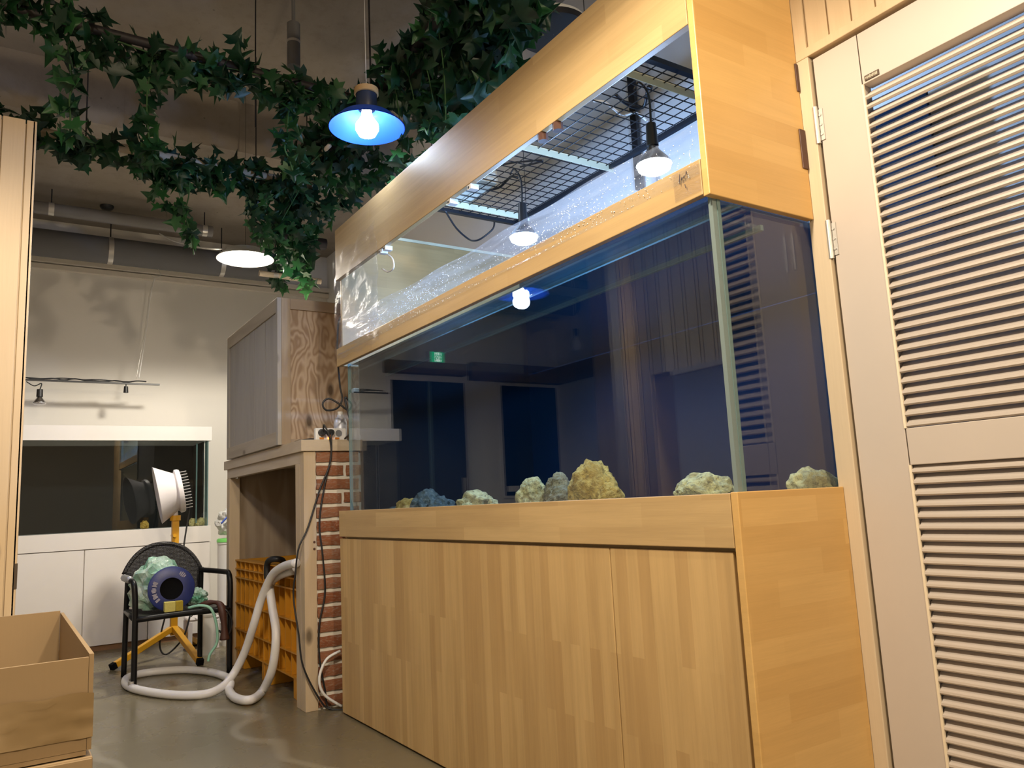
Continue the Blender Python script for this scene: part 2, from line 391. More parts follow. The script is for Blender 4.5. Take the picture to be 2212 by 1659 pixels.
MT['card_tape'] = _n.done(_n.pbr(_n.mix(_n.ramp(_k, [(.42, 0.0), (.6, 1.0)]), (.23, .16, .08), (.32, .235, .135)), .18, 0, .6, _n.bump(_n.noise(_n.coords(), 12, 2, .5, .2), .45, .01)))
def rockmat(name, a, b, d):
    n = N(name); co = n.coords(); k = n.noise(co, 24, 6, .7); f = n.noise(co, 70, 4, .6)
    c = n.mix(n.ramp(k, [(.36, 0.0), (.62, 1.0)]), a, b); c = n.mix(n.ramp(f, [(.55, 0.0), (.7, .8)]), c, d)
    return n.done(n.pbr(c, .9, 0, .2, n.bump(n.math('ADD', k, f), .9, .012)))
MT['rock_tan'] = rockmat('rock_tan', (.34, .19, .03), (.66, .44, .11), (.20, .11, .02))
MT['rock_pale'] = rockmat('rock_pale', (.32, .25, .10), (.75, .63, .28), (.11, .09, .05))
MT['rock_grey'] = rockmat('rock_grey', (.17, .13, .06), (.33, .27, .14), (.08, .065, .04))
MT['rock_dark'] = rockmat('rock_dark', (.055, .075, .07), (.15, .18, .16), (.26, .28, .24))
LEAF = []
for i, c in enumerate(((.008, .046, .018), (.012, .064, .022), (.005, .032, .016), (.026, .11, .034))):
    n = N('ivy_leaf_green_%s' % 'abcd'[i]); k = n.noise(n.coords(), 16, 3)
    p = n.pbr(n.mix(k, tuple(x * .7 for x in c), tuple(x * 1.3 for x in c)), .42, 0, .45)
    tl = n.new('ShaderNodeBsdfTranslucent'); tl.inputs[0].default_value = (c[0] * 2, c[1] * 1.8, c[2] * 1.5, 1)
    m = n.new('ShaderNodeMixShader', i_0=.22); n.link(p, m.inputs[1]); n.link(tl.outputs[0], m.inputs[2]); LEAF.append(n.done(m.outputs[0]))
MT['stem'] = plain('ivy_stem', (.035, .10, .03), .6)
MT['blue_shade'] = plain('blue_enamel', (.045, .12, .42), .35, nz=.04)
MT['blue_in'] = plain('blue_enamel_inside', (.015, .10, .80), .5, nz=.02)
MT['blue_neck'] = plain('navy_enamel', (.020, .035, .085), .45, nz=.04)
MT['white_shade'] = plain('white_enamel', (.85, .84, .80), .35, nz=.02)
MT['brass'] = plain('wood_collar', (.50, .33, .16), .5)
MT['chrome'] = plain('aluminium', (.72, .72, .76), .22, 1.0, .04)
MT['matte_alu'] = plain('matte_aluminium', (.60, .62, .70), .42, .35, .04)
MT['bulb_on'] = emit('bulb_lit_cool', (.86, .95, 1.0), 26)
MT['bulb_warm'] = emit('bulb_lit_warm', (1.0, .90, .70), 22)
MT['bulb_tank'] = emit('bulb_lit_blue', (.66, .86, 1.0), 60)
MT['bulb_off'] = glass('frosted_bulb', (.80, .82, .84), .05, .2, .35, (.7, .7, .7))
MT['exit_green'] = emit('exit_green', (.02, .55, .22), 2.2)
MT['exit_white'] = emit('exit_white', (.75, 1.0, .85), 3.2)
MT['neon'] = emit('switch_neon', (1.0, .22, .04), 5.0)
MT['amber'] = plain('amber_switch', (.62, .22, .03), .3)
MT['dark_glass'] = glass('dark_door_glass', (.04, .05, .06), .045)
MT['dark_room'] = plain('dark_interior', (.012, .014, .018), .8)
MT['ink'] = plain('dark_ink', (.03, .025, .05), .6)
MT['plate'] = plain('bronze_plate', (.10, .075, .055), .4, .4)
MT['plate_l'] = plain('silver_letters', (.66, .62, .52), .3, .6)
MT['ballast'] = plain('pale_ballast_case', (.62, .60, .50), .5)

# ================================================================ the setting
YF, YW, YB = 1.3405, 1.723, 2.43
XR, XL = -1.155, -3.545
struct(box('floor', MT['floor'], -7.1, 7.2, -2.75, 2.7, -.06, 0))
c = MB().box(-5.09, 7.2, -2.75, 2.7, 3.70, 3.85)
struct(c.build('ceiling', MT['concrete']))
c = MB().box(-7.1, -5.09, -2.75, 2.7, 3.34, 3.85)
trb = struct(c.build('trim_beam', MT['concrete']))
box('beam_face', MT['concrete'], -5.09, -5.084, -2.75, 2.7, 3.34, 3.70, trb)
for yy in (-1.6, -.35, .55, 1.25): box('form_joint', MT['concrete'], -5.084, -5.0815, yy, yy + .006, 3.35, 3.69, trb)
struct(box('wall_left', MT['wall'], -7.1, -7.0, -2.75, 2.7, 0, 3.34))
struct(box('wall_back', MT['wall_b'], -7.0, 7.2, 2.55, 2.7, 0, 3.70))
struct(box('wall_front', MT['wall'], -7.0, 7.1, -2.7, -2.534, 0, 3.70))
struct(box('wall_right', MT['wall'], 7.1, 7.2, -2.75, 2.7, 0, 3.70))
struct(box('trim_1', MT['trimp'], -7.0, -6.955, -2.53, 2.55, 2.925, 2.965))
struct(box('trim_2', MT['trimp'], -7.0, -6.93, -2.53, 2.55, 2.975, 3.015))
# double door, lintels, window, exit sign on the left wall (seen mirrored in the tank front)
d = struct(MB().box(-7.0, -6.975, -1.30, -.42, 0, 2.20).build('door_2', MT['white_lam']))
for a, b in ((-1.27, -.875), (-.845, -.45)):
    lf = box('door_leaf', MT['dark_room'], -6.976, -6.965, a, b, .02, 2.165, d)
    box('pane', MT['dark_glass'], -6.962, -6.956, a + .01, b - .01, .03, 2.155, lf)
box('astragal', MT['glass_edge'], -6.966, -6.950, -.872, -.846, .02, 2.165, d)
box('notice', MT['white_lam'], -6.955, -6.953, -.66, -.54, .86, .93, d)
box('lock', MT['steel'], -6.956, -6.93, -1.24, -1.20, 1.02, 1.18, d)
struct(box('trim_3', MT['old_beam'], -7.0, -6.90, -1.28, -.38, 2.235, 2.355))
struct(box('trim_4', MT['old_beam'], -7.0, -6.90, -2.534, -1.34, 2.20, 2.385))
struct(box('trim_5', MT['old_beam'], -7.0, -5.96, -2.534, -2.45, 2.20, 2.385))
wn = struct(box('window_1', MT['white_lam'], -7.0, -6.985, -2.50, -1.71, .95, 2.19))
box('pane', MT['dark_glass'], -6.984, -6.978, -2.47, -1.74, .98, 2.16, wn)
box('night', MT['dark_room'], -6.9849, -6.9842, -2.47, -1.74, .98, 2.16, wn)
box('notice', MT['white_lam'], -6.977, -6.975, -1.92, -1.76, 1.02, 1.08, wn)
wq = struct(box('wall_column', MT['clad'], -5.96, -5.2, -2.534, -2.20, 0, 3.70))
ex = thing('exit_sign', 'green lit running man exit sign above the dark double door', 'sign', (-6.99, -.945, 2.37))
box('case', MT['white_pl'], -7.0, -6.93, -1.03, -.865, 2.355, 2.475, ex)
box('green_panel', MT['exit_green'], -6.93, -6.926, -1.02, -.875, 2.362, 2.468, ex)
rm = MB(); g = lambda y, z: (-6.9245, -.945 + y, 2.415 + z)
rm.box(-6.926, -6.925, -.985, -.925, 2.368, 2.462)
rm.build('doorway_panel', MT['exit_white'], ex)
rp = MB(); rp.cyl((-6.926, -.962, 2.452), (-6.9235, -.962, 2.452), .007)
rp.tube([g(-.014, .026), g(-.004, .002)], .008, 6, 1); rp.tube([g(-.004, .002), g(.014, -.012), g(.004, -.036)], .0055, 6, 1)
rp.tube([g(-.004, .002), g(-.018, -.018), g(-.036, -.02)], .0055, 6, 1); rp.tube([g(-.014, .024), g(.008, .022), g(.014, .006)], .004, 6, 1)
rp.tube([g(-.014, .024), g(-.030, .016), g(-.030, .002)], .004, 6, 1)
rp.build('running_figure', MT['exit_green'], ex)

# louvred-door wall: cladding, jambs, door
lw_ = struct(MB().box(-1.17, 3.1, YW + .0045, YW + .10, 2.035, 3.70).box(-.22, 3.1, YW + .0045, YW + .10, 0, 2.035).build('wall_inner', MT['clad']))
xs = [-1.150] + [-1.119 + .0635 * i for i in range(0, 68)]
pk = MB().box(-.0289, .0289, 0, .010, -.825, .825); pkm = mesh_of(pk, 'plank', MT['clad'])
first = MB().box(-1.170, -1.1225, YW - .005, YW + .008, 2.055, 3.70).build('plank', MT['clad'], lw_)
for i in range(66):
    xc = -1.119 + .0635 * (i + .5)
    if xc > 3.05: break
    o = inst('plank', pkm, lw_, (xc, YW - .002, 2.875))
struct(MB().box(-1.170, -.22, YW - .006, YW + .06, 2.0305, 2.056).build('trim_6', MT['clad'], bevel=.002))
struct(MB().box(-1.170, -1.121, YW - .006, YW + .10, 0, 2.03).build('trim_7', MT['jamb'], bevel=.002))
struct(MB().box(-.26, -.222, YW - .006, YW + .10, 0, 2.03).build('trim_8', MT['jamb'], bevel=.002))
DY = YW + .006
dr = struct(bpy.data.objects.new('door_1', None)); COL.objects.link(dr); dr.location = (-1.115, DY, 0); OFF['door_1'] = Vector((-1.115, DY, 0))
box('stile', MT['louver'], -1.115, -.992, DY, DY + .04, .01, 2.022, dr, .0015)
box('stile', MT['louver'], -.385, -.265, DY, DY + .04, .01, 2.022, dr, .0015)
box('top_rail', MT['louver'], -.990, -.385, DY + .001, DY + .04, 1.888, 2.022, dr, .0015)
box('middle_rail', MT['louver'], -.990, -.385, DY + .001, DY + .04, .957, 1.041, dr, .0015)
box('bottom_rail', MT['louver'], -.990, -.385, DY + .001, DY + .04, .01, .18, dr, .0015)
for a, b in ((.18, .957), (1.041, 1.888)): box('edge_bead', MT['edge_cream'], -.9925, -.987, DY - .001, DY + .004, a, b, dr)
sl = MB(); prof = [(0, -.0055), (-.004, -.002), (-.0035, .003), (.002, .0055), (.033, .0275), (.036, .0240), (.004, -.0050)]
for x in (-.302, .302): sl.v += [Vector((x, p[0], p[1])) for p in prof]
k = len(prof); sl.f = [(i, (i+1) % k, k + (i+1) % k, k + i) for i in range(k)] + [tuple(range(k)), tuple(range(k, 2*k))[::-1]]
slm = mesh_of(sl, 'slat', MT['louver'])
z = 1.048
while z < 1.868: inst('slat', slm, dr, (-.6875, DY + .004, z)); z += .0252
z = .187
while z < .945: inst('slat', slm, dr, (-.6875, DY + .004, z)); z += .0252
for hz in (1.838, 1.532):
    h = MB().cyl((-1.1195, DY - .008, hz - .05), (-1.1195, DY - .008, hz + .05), .0065, n=12)
    h.box(-1.118, -1.103, DY - .003, DY + .0005, hz - .042, hz + .042)
    h = h.build('hinge', MT['steel'], dr, True, auto=True)
    for dz in (-.026, 0, .026):
        MB().cyl((-1.110, DY - .005, hz + dz), (-1.110, DY - .002, hz + dz), .0035, n=8).build('screw', MT['steel'], h)
pl = box('name_plate', MT['plate'], -.982, -.945, DY - .002, DY + .001, 1.893, 1.906, dr)
gl = MB()
for i, (a, b) in enumerate(((.000, .5), (.0035, .9), (.007, .6), (.0105, 1), (.014, .7), (.0175, 1), (.021, .8), (.0245, .9), (.028, 1))):
    gl.box(-.979 + a, -.979 + a + .0022, DY - .0025, DY - .0018, 1.8995 - .004 * b, 1.8995 + .004 * b)
gl.build('lettering', MT['plate_l'], pl)

# plank-clad partition at the left
pt = struct(MB().box(-3.08, -3.012, -.18, .038, 0, 2.30).box(-3.012, -2.93, -.18, -.072, 0, 2.30).box(-2.93, -2.2, -.18, -.072, 1.53, 2.30).build('wall_partition', MT['clad']))
for a, b in ((-.118, -.052), (-.048, .018), (.022, .048)):
    box('plank', MT['clad_y'], -3.012, -3.0, max(a, -.060), b, 0, 2.31, pt, .002)
box('plank', MT['clad'], -3.085, -3.0, .040, .052, 0, 2.31, pt, .002)
for i in range(9):
    a = -2.995 + i * .089
    box('plank', MT['clad'], a, a + .080, -.072, -.060, 0 if a < -2.93 else 1.53, 2.31, pt)
box('ledge', MT['pine_x'], -2.75, -2.2, -.072, -.040, 1.500, 1.527, pt)
box('cap', MT['clad'], -3.09, -2.2, -.185, -.058, 2.31, 2.322, pt)
box('latch_plate', MT['plate'], -3.003, -2.998, .045, .054, .72, .80, pt)

# ================================================================ large aquarium: stand, tank, canopy
st = thing('aquarium_stand', 'honey coloured stave wood cabinet carrying the large aquarium', 'cabinet', (-2.36, 1.7, 0))
box('door_panel', MT['front_wood'], -3.56, -1.607, YF + .003, YF + .023, .008, .786, st, .002)
box('door_panel', MT['front_wood'], -1.604, -1.190, YF + .003, YF + .023, .008, .786, st, .002)
box('rim_board', MT['band_wood'], -3.546, -1.176, YF - .006, YF + .014, .795, .914, st, .002)
box('end_panel', MT['end_wood_lit'], -1.1745, XR, YF - .006, YW - .0065, .0, .916, st, .002)
box('end_panel', MT['end_wood_lit'], -3.545, -3.527, YF + .024, YB, .0, .90, st)
box('carcass', MT['board_wood'], -3.526, -1.178, YF + .026, YB, .0, .85, st)
box('corner_filler', MT['board_wood'], -1.1885, -1.1755, YF + .030, YF + .05, .008, .79, st)
tk = thing('glass_aquarium', 'large rimless glass tank of dark blue water on the honey wood cabinet', 'aquarium', (-2.32, 1.9, .85))
XA, XB = -3.47, -1.172
TZ0, TZ1 = .852, 1.606
box('front_pane', MT['glass'], XA, XB - .014, 1.362, 1.374, TZ0, TZ1, tk)
box('end_pane', MT['glass'], XB - .012, XB, 1.376, YB - .03, TZ0, TZ1, tk)
box('end_panel', MT['tank_black'], XA + .001, XA + .012, 1.415, YB - .03, TZ0, TZ1, tk)
box('end_pane', MT['glass'], XA, XA + .012, 1.376, 1.414, TZ0, TZ1, tk)
box('back_panel', MT['tank_back'], XA, XB, YB - .028, YB - .016, TZ0, TZ1, tk)
box('base_panel', MT['tank_back'], XA + .013, XB - .013, 1.376, YB - .03, TZ0, TZ0 + .012, tk)
box('silicone_joint', MT['silicone'], XB - .013, XB - .001, 1.360, 1.375, TZ0, TZ1, tk)
box('glass_edge', MT['glass_edge'], XB - .001, XB + .001, 1.3745, 1.3855, TZ0, TZ1, tk)
box('glass_edge', MT['glass_edge'], XA - .001, XA + .003, 1.361, 1.376, TZ0, TZ1, tk)
box('brace', MT['brace'], XA + .02, XB - .016, 1.376, 1.5445, 1.553, 1.563, tk)
box('brace_edge', MT['glass_edge'], XA + .02, XB - .016, 1.545, 1.556, 1.552, 1.566, tk)
wt = box('aquarium_water', MT['water'], XA + .0125, XB - .0125, 1.3745, YB - .0305, TZ0 + .0125, 1.601, origin=(-2.32, 1.9, .865))
wt.data.materials.append(MT['water_top'])
for p_ in wt.data.polygons:
    if p_.normal.z > .9: p_.material_index = 1
tag(wt, 'dark blue water filling the large aquarium', 'water'); wt['kind'] = 'stuff'

def rock(name, label, c, s, mat, seed, cat='rock', lump=.35, freq=2.2, group=None):
    bm = bmesh.new(); bmesh.ops.create_icosphere(bm, subdivisions=5, radius=1)
    for v in bm.verts:
        d = v.co.normalized(); p = d * freq + Vector((seed * 7.3, seed * 3.1, seed))
        r = 1 + lump * .55 * noise.noise(p) + .10 * noise.noise(d * 6 + Vector((seed, 2, 0))) + .02 * noise.noise(d * 13 + Vector((0, seed, 0)))
        q = d * r; v.co = Vector((q.x * s[0], q.y * s[1], q.z * s[2] * .80))
    zm = -s[2] * .42
    for v in bm.verts:
        if v.co.z < zm: v.co.z = zm + (v.co.z - zm) * .1
    z0 = min(v.co.z for v in bm.verts)
    for v in bm.verts: v.co.z -= z0
    me = bpy.data.meshes.new(name); bm.to_mesh(me); bm.free()
    for p in me.polygons: p.use_smooth = True
    me.materials.append(mat); o = bpy.data.objects.new(name, me); COL.objects.link(o); o.location = c
    return tag(o, label, cat, group)
BZ = .864
rock('coral_rock', 'tall ochre lumpy rock, biggest in the aquarium', (-2.00, 1.62, BZ), (.085, .08, .135), MT['rock_tan'], 2.6, lump=.36)
rock('coral_rock', 'small ochre lump leaning on the tall ochre rock', (-1.905, 1.61, BZ), (.040, .05, .078), MT['rock_tan'], 1.7)
rock('coral_rock', 'pale cream pitted rock between grey rock and scattered rock', (-2.32, 1.60, BZ), (.066, .06, .106), MT['rock_pale'], 2.0, lump=.45)
rock('coral_rock', 'smooth olive grey rock beside the pale cream rock', (-2.20, 1.63, BZ), (.055, .055, .112), MT['rock_grey'], 3.2, lump=.22)
rock('coral_rock', 'low rough grey rock at the foot of the tall ochre rock', (-2.125, 1.58, BZ), (.045, .05, .075), MT['rock_grey'], 3.9, lump=.5)
rock('coral_rock', 'flat grey white jagged rock lying alone on the tank floor', (-2.72, 1.60, BZ), (.11, .07, .078), MT['rock_pale'], 4.4, lump=.55)
rock('coral_rock', 'speckled dark rock heaped near the brick end of the tank', (-3.20, 1.62, BZ), (.085, .07, .098), MT['rock_dark'], 5.1)
rock('coral_rock', 'brown low rock against the speckled dark rock', (-3.31, 1.58, BZ), (.09, .06, .072), MT['rock_tan'], 5.9)
rock('coral_rock', 'small speckled rock on the inner side of the dark heap', (-3.06, 1.62, BZ), (.075, .06, .072), MT['rock_dark'], 6.4)
rock('coral_rock', 'tiny dark pebble rock at the glass near the bricks', (-3.41, 1.56, BZ), (.04, .04, .045), MT['rock_dark'], 6.9)
rock('coral_rock', 'rounded rock with white encrusted top near the glass corner joint', (-1.555, 1.66, BZ), (.090, .075, .082), MT['rock_pale'], 7.7, lump=.45)
rock('coral_rock', 'brown and white rock seen through the end pane', (-1.245, 1.72, BZ), (.058, .075, .080), MT['rock_pale'], 8.6, lump=.45)
fish = thing('fish', 'small blue fish swimming near the surface of the large aquarium', 'fish', at(1018, 705, y=1.6))
b = MB(); p0 = Vector(at(1018, 705, y=1.6)); prof = [(0, -.030), (.006, -.022), (.010, -.008), (.009, .006), (.004, .018), (.002, .024)]
b.lathe([(r, h) for r, h in prof], p0, (1, .1, 0), 10); b.build('body', MT['blue_str'], fish, True)
b = MB().add([p0 + Vector(v) for v in ((.022, 0, 0), (.038, .002, .012), (.033, .002, 0), (.038, .002, -.010), (.022, .002, 0))], [(0, 1, 2), (0, 2, 3), (4, 2, 1), (4, 3, 2)])
b.build('tail_fin', MT['blue_str'], fish)

cn = thing('aquarium_canopy', 'open honey wood canopy frame around the top of the large aquarium', 'canopy', (-2.36, 1.6, 1.6))
box('lower_band', MT['band_wood'], XL, -1.176, YF - .006, YF + .014, 1.602, 1.690, cn, .002)
box('upper_band', MT['band_wood'], XL, -1.176, YF - .006, YF + .016, 2.032, 2.290, cn, .002)
box('end_panel', MT['end_wood_lit'], -1.1745, XR, YF - .006, YW - .0065, 1.596, 2.34, cn, .002)
box('end_panel', MT['board_wood'], XL, -3.525, YF + .017, YB, 1.604, 2.285, cn, .002)
box('back_board', MT['tank_back'], -3.524, -1.18, YB - .015, YB, 1.607, 2.16, cn)
box('top_edge', MT['cream'], XL, -3.523, YF + .017, YB, 2.285, 2.300, cn)
box('inner_stile', MT['cream'], -1.186, -1.1755, YF + .0145, YF + .04, 1.66, 2.06, cn)
for i, (px, py) in enumerate(((845, 528), (985, 413), (1030, 395), (835, 537))):
    p = at(px, py, y=YF + .03); c_ = MB().box(p.x - .012, p.x + .012, YF - .003, YF + .030, 2.014, 2.0325)
    c_ = c_.build('cable_clip', MT['white_pl'], cn); MB().cyl((p.x - .004, YF - .0035, 2.022), (p.x - .004, YF + .004, 2.022), .005, n=8).build('clip_hole', MT['black'], c_)
for px, py in ((1178, 288), (1210, 264)):
    p = at(px, py, y=YF + .02)
    MB().cyl((p.x, YF + .010, 2.008), (p.x, YF + .010, 2.0325), .016, n=8).build('rubber_foot', MT['brown'], cn)
box('hinge_block', MT['brown'], -1.192, -1.1755, YF + .05, YF + .09, 1.97, 2.02, cn)
for z_a, z_b, dy_ in ((1.73, 1.838, .022), (1.946, 2.024, .010)): box('rear_bracket', MT['brown'], XR + .0005, XR + .004, YW - .008 - dy_, YW - .008, z_a, z_b, cn, .001)

# cling film, packing film, tape on the canopy
def fl(u, v):
    x = -3.52 + u * 2.345; top = 1.818 - .026 * u + .002 * math.sin(u * 9); z_ = 1.652 + v * (top - 1.652)
    y_ = YF - .010 + .024 * v + .006 * math.sin(u * 31 + v * 4) * v + .004 * math.sin(v * 17 + u * 9)
    return (x, y_, z_)
cf = MB().sheet(fl, 120, 10).build('cling_film', MT['film'], None, True, origin=(-2.36, YF, 1.65))
tag(cf, 'clear plastic film stretched along the canopy opening, wet with droplets', 'plastic film')
dm = MB(); rr = random.Random(3)
for i in range(1100):
    cx = rr.choice((.37, .80)) + rr.gauss(0, .10); u = min(.985, max(.15, cx)); v = min(.97, max(.03, rr.gauss(.42, .28)))
    p = Vector(fl(u, v)); s = rr.uniform(.0007, .0021); p.y -= .001
    dm.add([p + Vector(q) * s for q in ((1,0,0),(-1,0,0),(0,1,0),(0,-1,0),(0,0,1.2),(0,0,-1.2))], [(0,2,4),(2,1,4),(1,3,4),(3,0,4),(2,0,5),(1,2,5),(3,1,5),(0,3,5)])
do = dm.build('droplets', MT['drop'], cf, True, origin=(-2.36, YF, 1.65)); do['kind'] = 'stuff'
def wr(u, v):
    x = -3.525 + u * .52; z_ = 1.625 + v * (.50 + .03 * u); nn = noise.noise(Vector((u * 5, v * 6, 2.0)))
    return (x, YF - .020 + .012 * nn - (.006 if v > .85 else 0), z_ + .006 * math.sin(u * 20))
wf = MB().sheet(wr, 30, 34).build('packing_film', MT['wrap'], None, False, origin=(-3.3, YF, 1.63))
tag(wf, 'crumpled clear packing film taped over the canopy end near the plywood box', 'plastic film')
tp = MB().sheet(lambda u, v: (-1.262 + u * .085, YF - .0085 - .003 * v, 1.612 + v * .072), 6, 6).build('tape_piece', MT['tape'], None, True, origin=(-1.22, YF, 1.62))
tag(tp, 'short strip of clear tape with pen scribble at the canopy corner', 'tape')
ik = MB()
for q in ([(0, 0), (.004, .018), (.001, -.006)], [(.007, .002), (.011, .008), (.010, .000)], [(.014, .004), (.018, .010), (.017, .002)], [(.022, .006), (.025, .018), (.027, .008)], [(.018, -.012), (.019, -.022)]):
    ik.tube([(-1.240 + a, YF - .0125, 1.655 + b_) for a, b_ in q], .0008, 5, 3)
ik.build('pen_scribble', MT['ink'], tp)

# lamp rack: wire mesh hung over the tank
rk = thing('wire_rack', 'black wire mesh panel hung level above the aquarium holding lamps', 'wire rack', (-2.37, 1.8, 2.3))
GX0, GX1, GY0, GY1, GZ = -3.08, -1.65, 1.47, 2.10, 2.30
wx = mesh_of(MB().cyl((GX0 - GX1, 0, 0), (0, 0, 0), .0022, n=6), 'wire', MT['black_metal'])
wy = mesh_of(MB().cyl((0, 0, 0), (0, GY1 - GY0, 0), .0022, n=6), 'wire', MT['black_metal'])
y_ = GY0 + .01
while y_ < GY1: inst('wire', wx, rk, (GX1, y_, GZ)); y_ += .05
x_ = GX0 + .03
while x_ < GX1: inst('wire', wy, rk, (x_, GY0, GZ + .004)); x_ += .05
for a in (GX0, GX1): box('frame_bar', MT['black_metal'], a - .011, a + .011, GY0, GY1 + .01, GZ - .012, GZ + .006, rk)
box('frame_bar', MT['black_metal'], GX0, GX1, GY1 - .006, GY1 + .012, GZ - .012, GZ + .006, rk)
for a in (-2.995, -2.36, -1.755):
    MB().box(a - .017, a + .017, GY0 - .05, GY1 + .02, GZ + .007, GZ + .010).box(a + .014, a + .017, GY0 - .05, GY1 + .02, GZ - .022, GZ + .010).build('support_bar', MT['cream'], rk)
for a in (-2.9, -1.8):
    for b_ in (1.55, 2.05): MB().cyl((a, b_, GZ), (a, b_, 3.70), .0015, n=6).build('hanging_wire', MT['black_metal'], rk)
for a, lab in ((-2.575, 'lit blue white reflector bulb over the aquarium middle'), (-1.786, 'lit blue white reflector bulb over the aquarium near the tall end panel')):
    L = thing('tank_lamp', lab, 'lamp', (a, 1.80, 2.0), 'lit bulbs over the aquarium')
    MB().tube([(a - .05, 1.78, GZ + .01), (a - .03, 1.79, GZ + .03), (a, 1.80, GZ - .03), (a, 1.80, 2.16)], .004, 8).build('cable', MT['black'], L, True)
    MB().cyl((a, 1.8, 2.085), (a, 1.8, 2.165), .021, .017, 14).build('socket', MT['black'], L, True, auto=True)
    MB().lathe([(.016, .088), (.022, .07), (.056, .03), (.060, .018)], (a, 1.8, 2.0), n=24).build('reflector', MT['chrome'], L, True)
    MB().lathe([(.060, .018), (.054, .002), (.034, -.010), (.001, -.014)], (a, 1.8, 2.0), n=24).build('bulb_face', MT['bulb_tank'], L, True)
    ld = bpy.data.lights.new('tank_lamp_light', 'POINT'); ld.energy = P_TANK; ld.color = COOL; ld.shadow_soft_size = .03
    lo = bpy.data.objects.new('tank_lamp_light', ld); COL.objects.link(lo); lo.parent = L; lo.location = (0, 0, -.055)
bl = thing('ballast_box', 'pale ballast case lying on the wire rack behind the canopy board', 'ballast', (-2.78, 1.70, GZ + .012))
box('case', MT['ballast'], -3.02, -2.73, 1.60, 1.785, GZ + .0105, GZ + .085, bl, .004)
MB().tube([(-2.73, 1.70, GZ + .03), (-2.62, 1.75, GZ + .05), (-2.46, 1.84, GZ + .02), (-2.575, 1.80, GZ + .03)], .004, 6).build('lead', MT['black'], bl, True)
def cable(name, pts, r, mat, label, cat='cable', sm=8, group=None):
    o = MB().tube(pts, r, 8, sm).build(name, mat, None, True, origin=pts[-1]); return tag(o, label, cat, group)
cable('cable', [at(962, 456, y=1.62), at(985, 492, y=1.75), at(1010, 515, y=1.85), at(1024, 520, y=1.95), at(1040, 515, y=2.0), at(1064, 495, y=2.05), at(1068, 478, y=2.06), at(1066, 470, y=2.06)], .0045, MT['black'], 'black cable drooping below the end of the wire rack')
cable('cable', [at(1030, 428, z=2.315), at(1046, 414, z=2.32), at(1062, 410, z=2.33), at(1080, 404, z=2.33), at(1095, 390, z=2.34), at(1105, 381, z=2.33), at(1118, 384, z=2.31)], .0055, MT['black'], 'black cable lying across the wire rack beside the ballast case')
cable('cable', [at(1330, 205, z=2.32), at(1350, 222, z=2.33), at(1372, 232, z=2.33), at(1392, 228, z=2.34), at(1400, 190, z=2.34), at(1408, 190, z=2.33)], .0065, MT['black'], 'black cable knot on the rack above the right reflector bulb')
cable('cable', [at(1283, 218, z=2.33), at(1305, 220, z=2.34), at(1322, 232, z=2.34), at(1345, 248, z=2.33), at(1375, 244, z=2.33), at(1398, 262, z=2.32)], .0045, MT['white_pl'], 'white cable crossing the wire rack behind the black strap')
for o_ in (0,):
    p = at(1372, 300, y=2.46); box_ = MB().box(p.x - .02, p.x + .02, 2.455, 2.475, p.z - .25, 3.2)
    tag(box_.build('wall_strap', MT['black'], None, origin=(p.x, 2.46, p.z - .25)), 'black upright strap on the wall behind the wire rack', 'strap')
    q = at(1392, 300, y=2.50); pm = MB().cyl((q.x, 2.515, .95), (q.x, 2.515, 3.69), .03)
    tag(pm.build('wall_pipe', MT['white_pl'], None, True, origin=(q.x, 2.515, .95)), 'white pipe running up the wall behind the wire rack', 'pipe')
cable('cable', [Vector((-3.00, YF + .028, 2.010)), at(848, 560, y=YF + .03), at(850, 578, y=YF + .03), at(838, 587, y=YF + .03), at(826, 581, y=YF + .03)], .0038, MT['white_pl'], 'white cable looping out under the canopy clip')

# ================================================================ brick and pine shelf unit
un = thing('shelf_unit', 'pine framed open unit with brick end standing left of the aquarium', 'shelf unit', (-4.4, 1.6, 0))
box('top_slab', MT['pine_x'], -5.26, -3.692, 1.205, 2.05, 1.208, 1.264, un, .002)
box('front_rail', MT['pine_x'], -5.24, -3.71, 1.222, 1.262, 1.152, 1.2075, un, .002)
box('post', MT['pine_zx'], -3.835, -3.764, 1.220, 1.268, 0, 1.1515, un, .002)
box('post', MT['pine_z'], -3.7635, -3.704, 1.220, 1.280, 0, 1.2075, un, .002)
box('post', MT['pine_zx'], -5.24, -5.17, 1.220, 1.285, 0, 1.1515, un, .002)
box('side_panel', MT['greyframe_z'], -5.23, -5.20, 1.286, 2.04, 0, 1.2075, un)
box('back_panel', MT['greyboard'], -5.199, -3.84, 2.01, 2.04, 0, 1.2075, un)
bk = box('brick_end', MT['mortar'], -3.80, -3.716, 1.282, 2.04, 0, 1.2075, un)
for px, py in ((679, 1171), (679, 1186)):
    p = at(px, py, x=-3.704); MB().cyl((-3.7045, p.y, p.z), (-3.7025, p.y, p.z), .006, n=10).build('screw_plug', MT['brown'], un)
bmesh_brick = MB().box(0, .014, 0, 1, 0, 1)
bmo = bmesh_brick
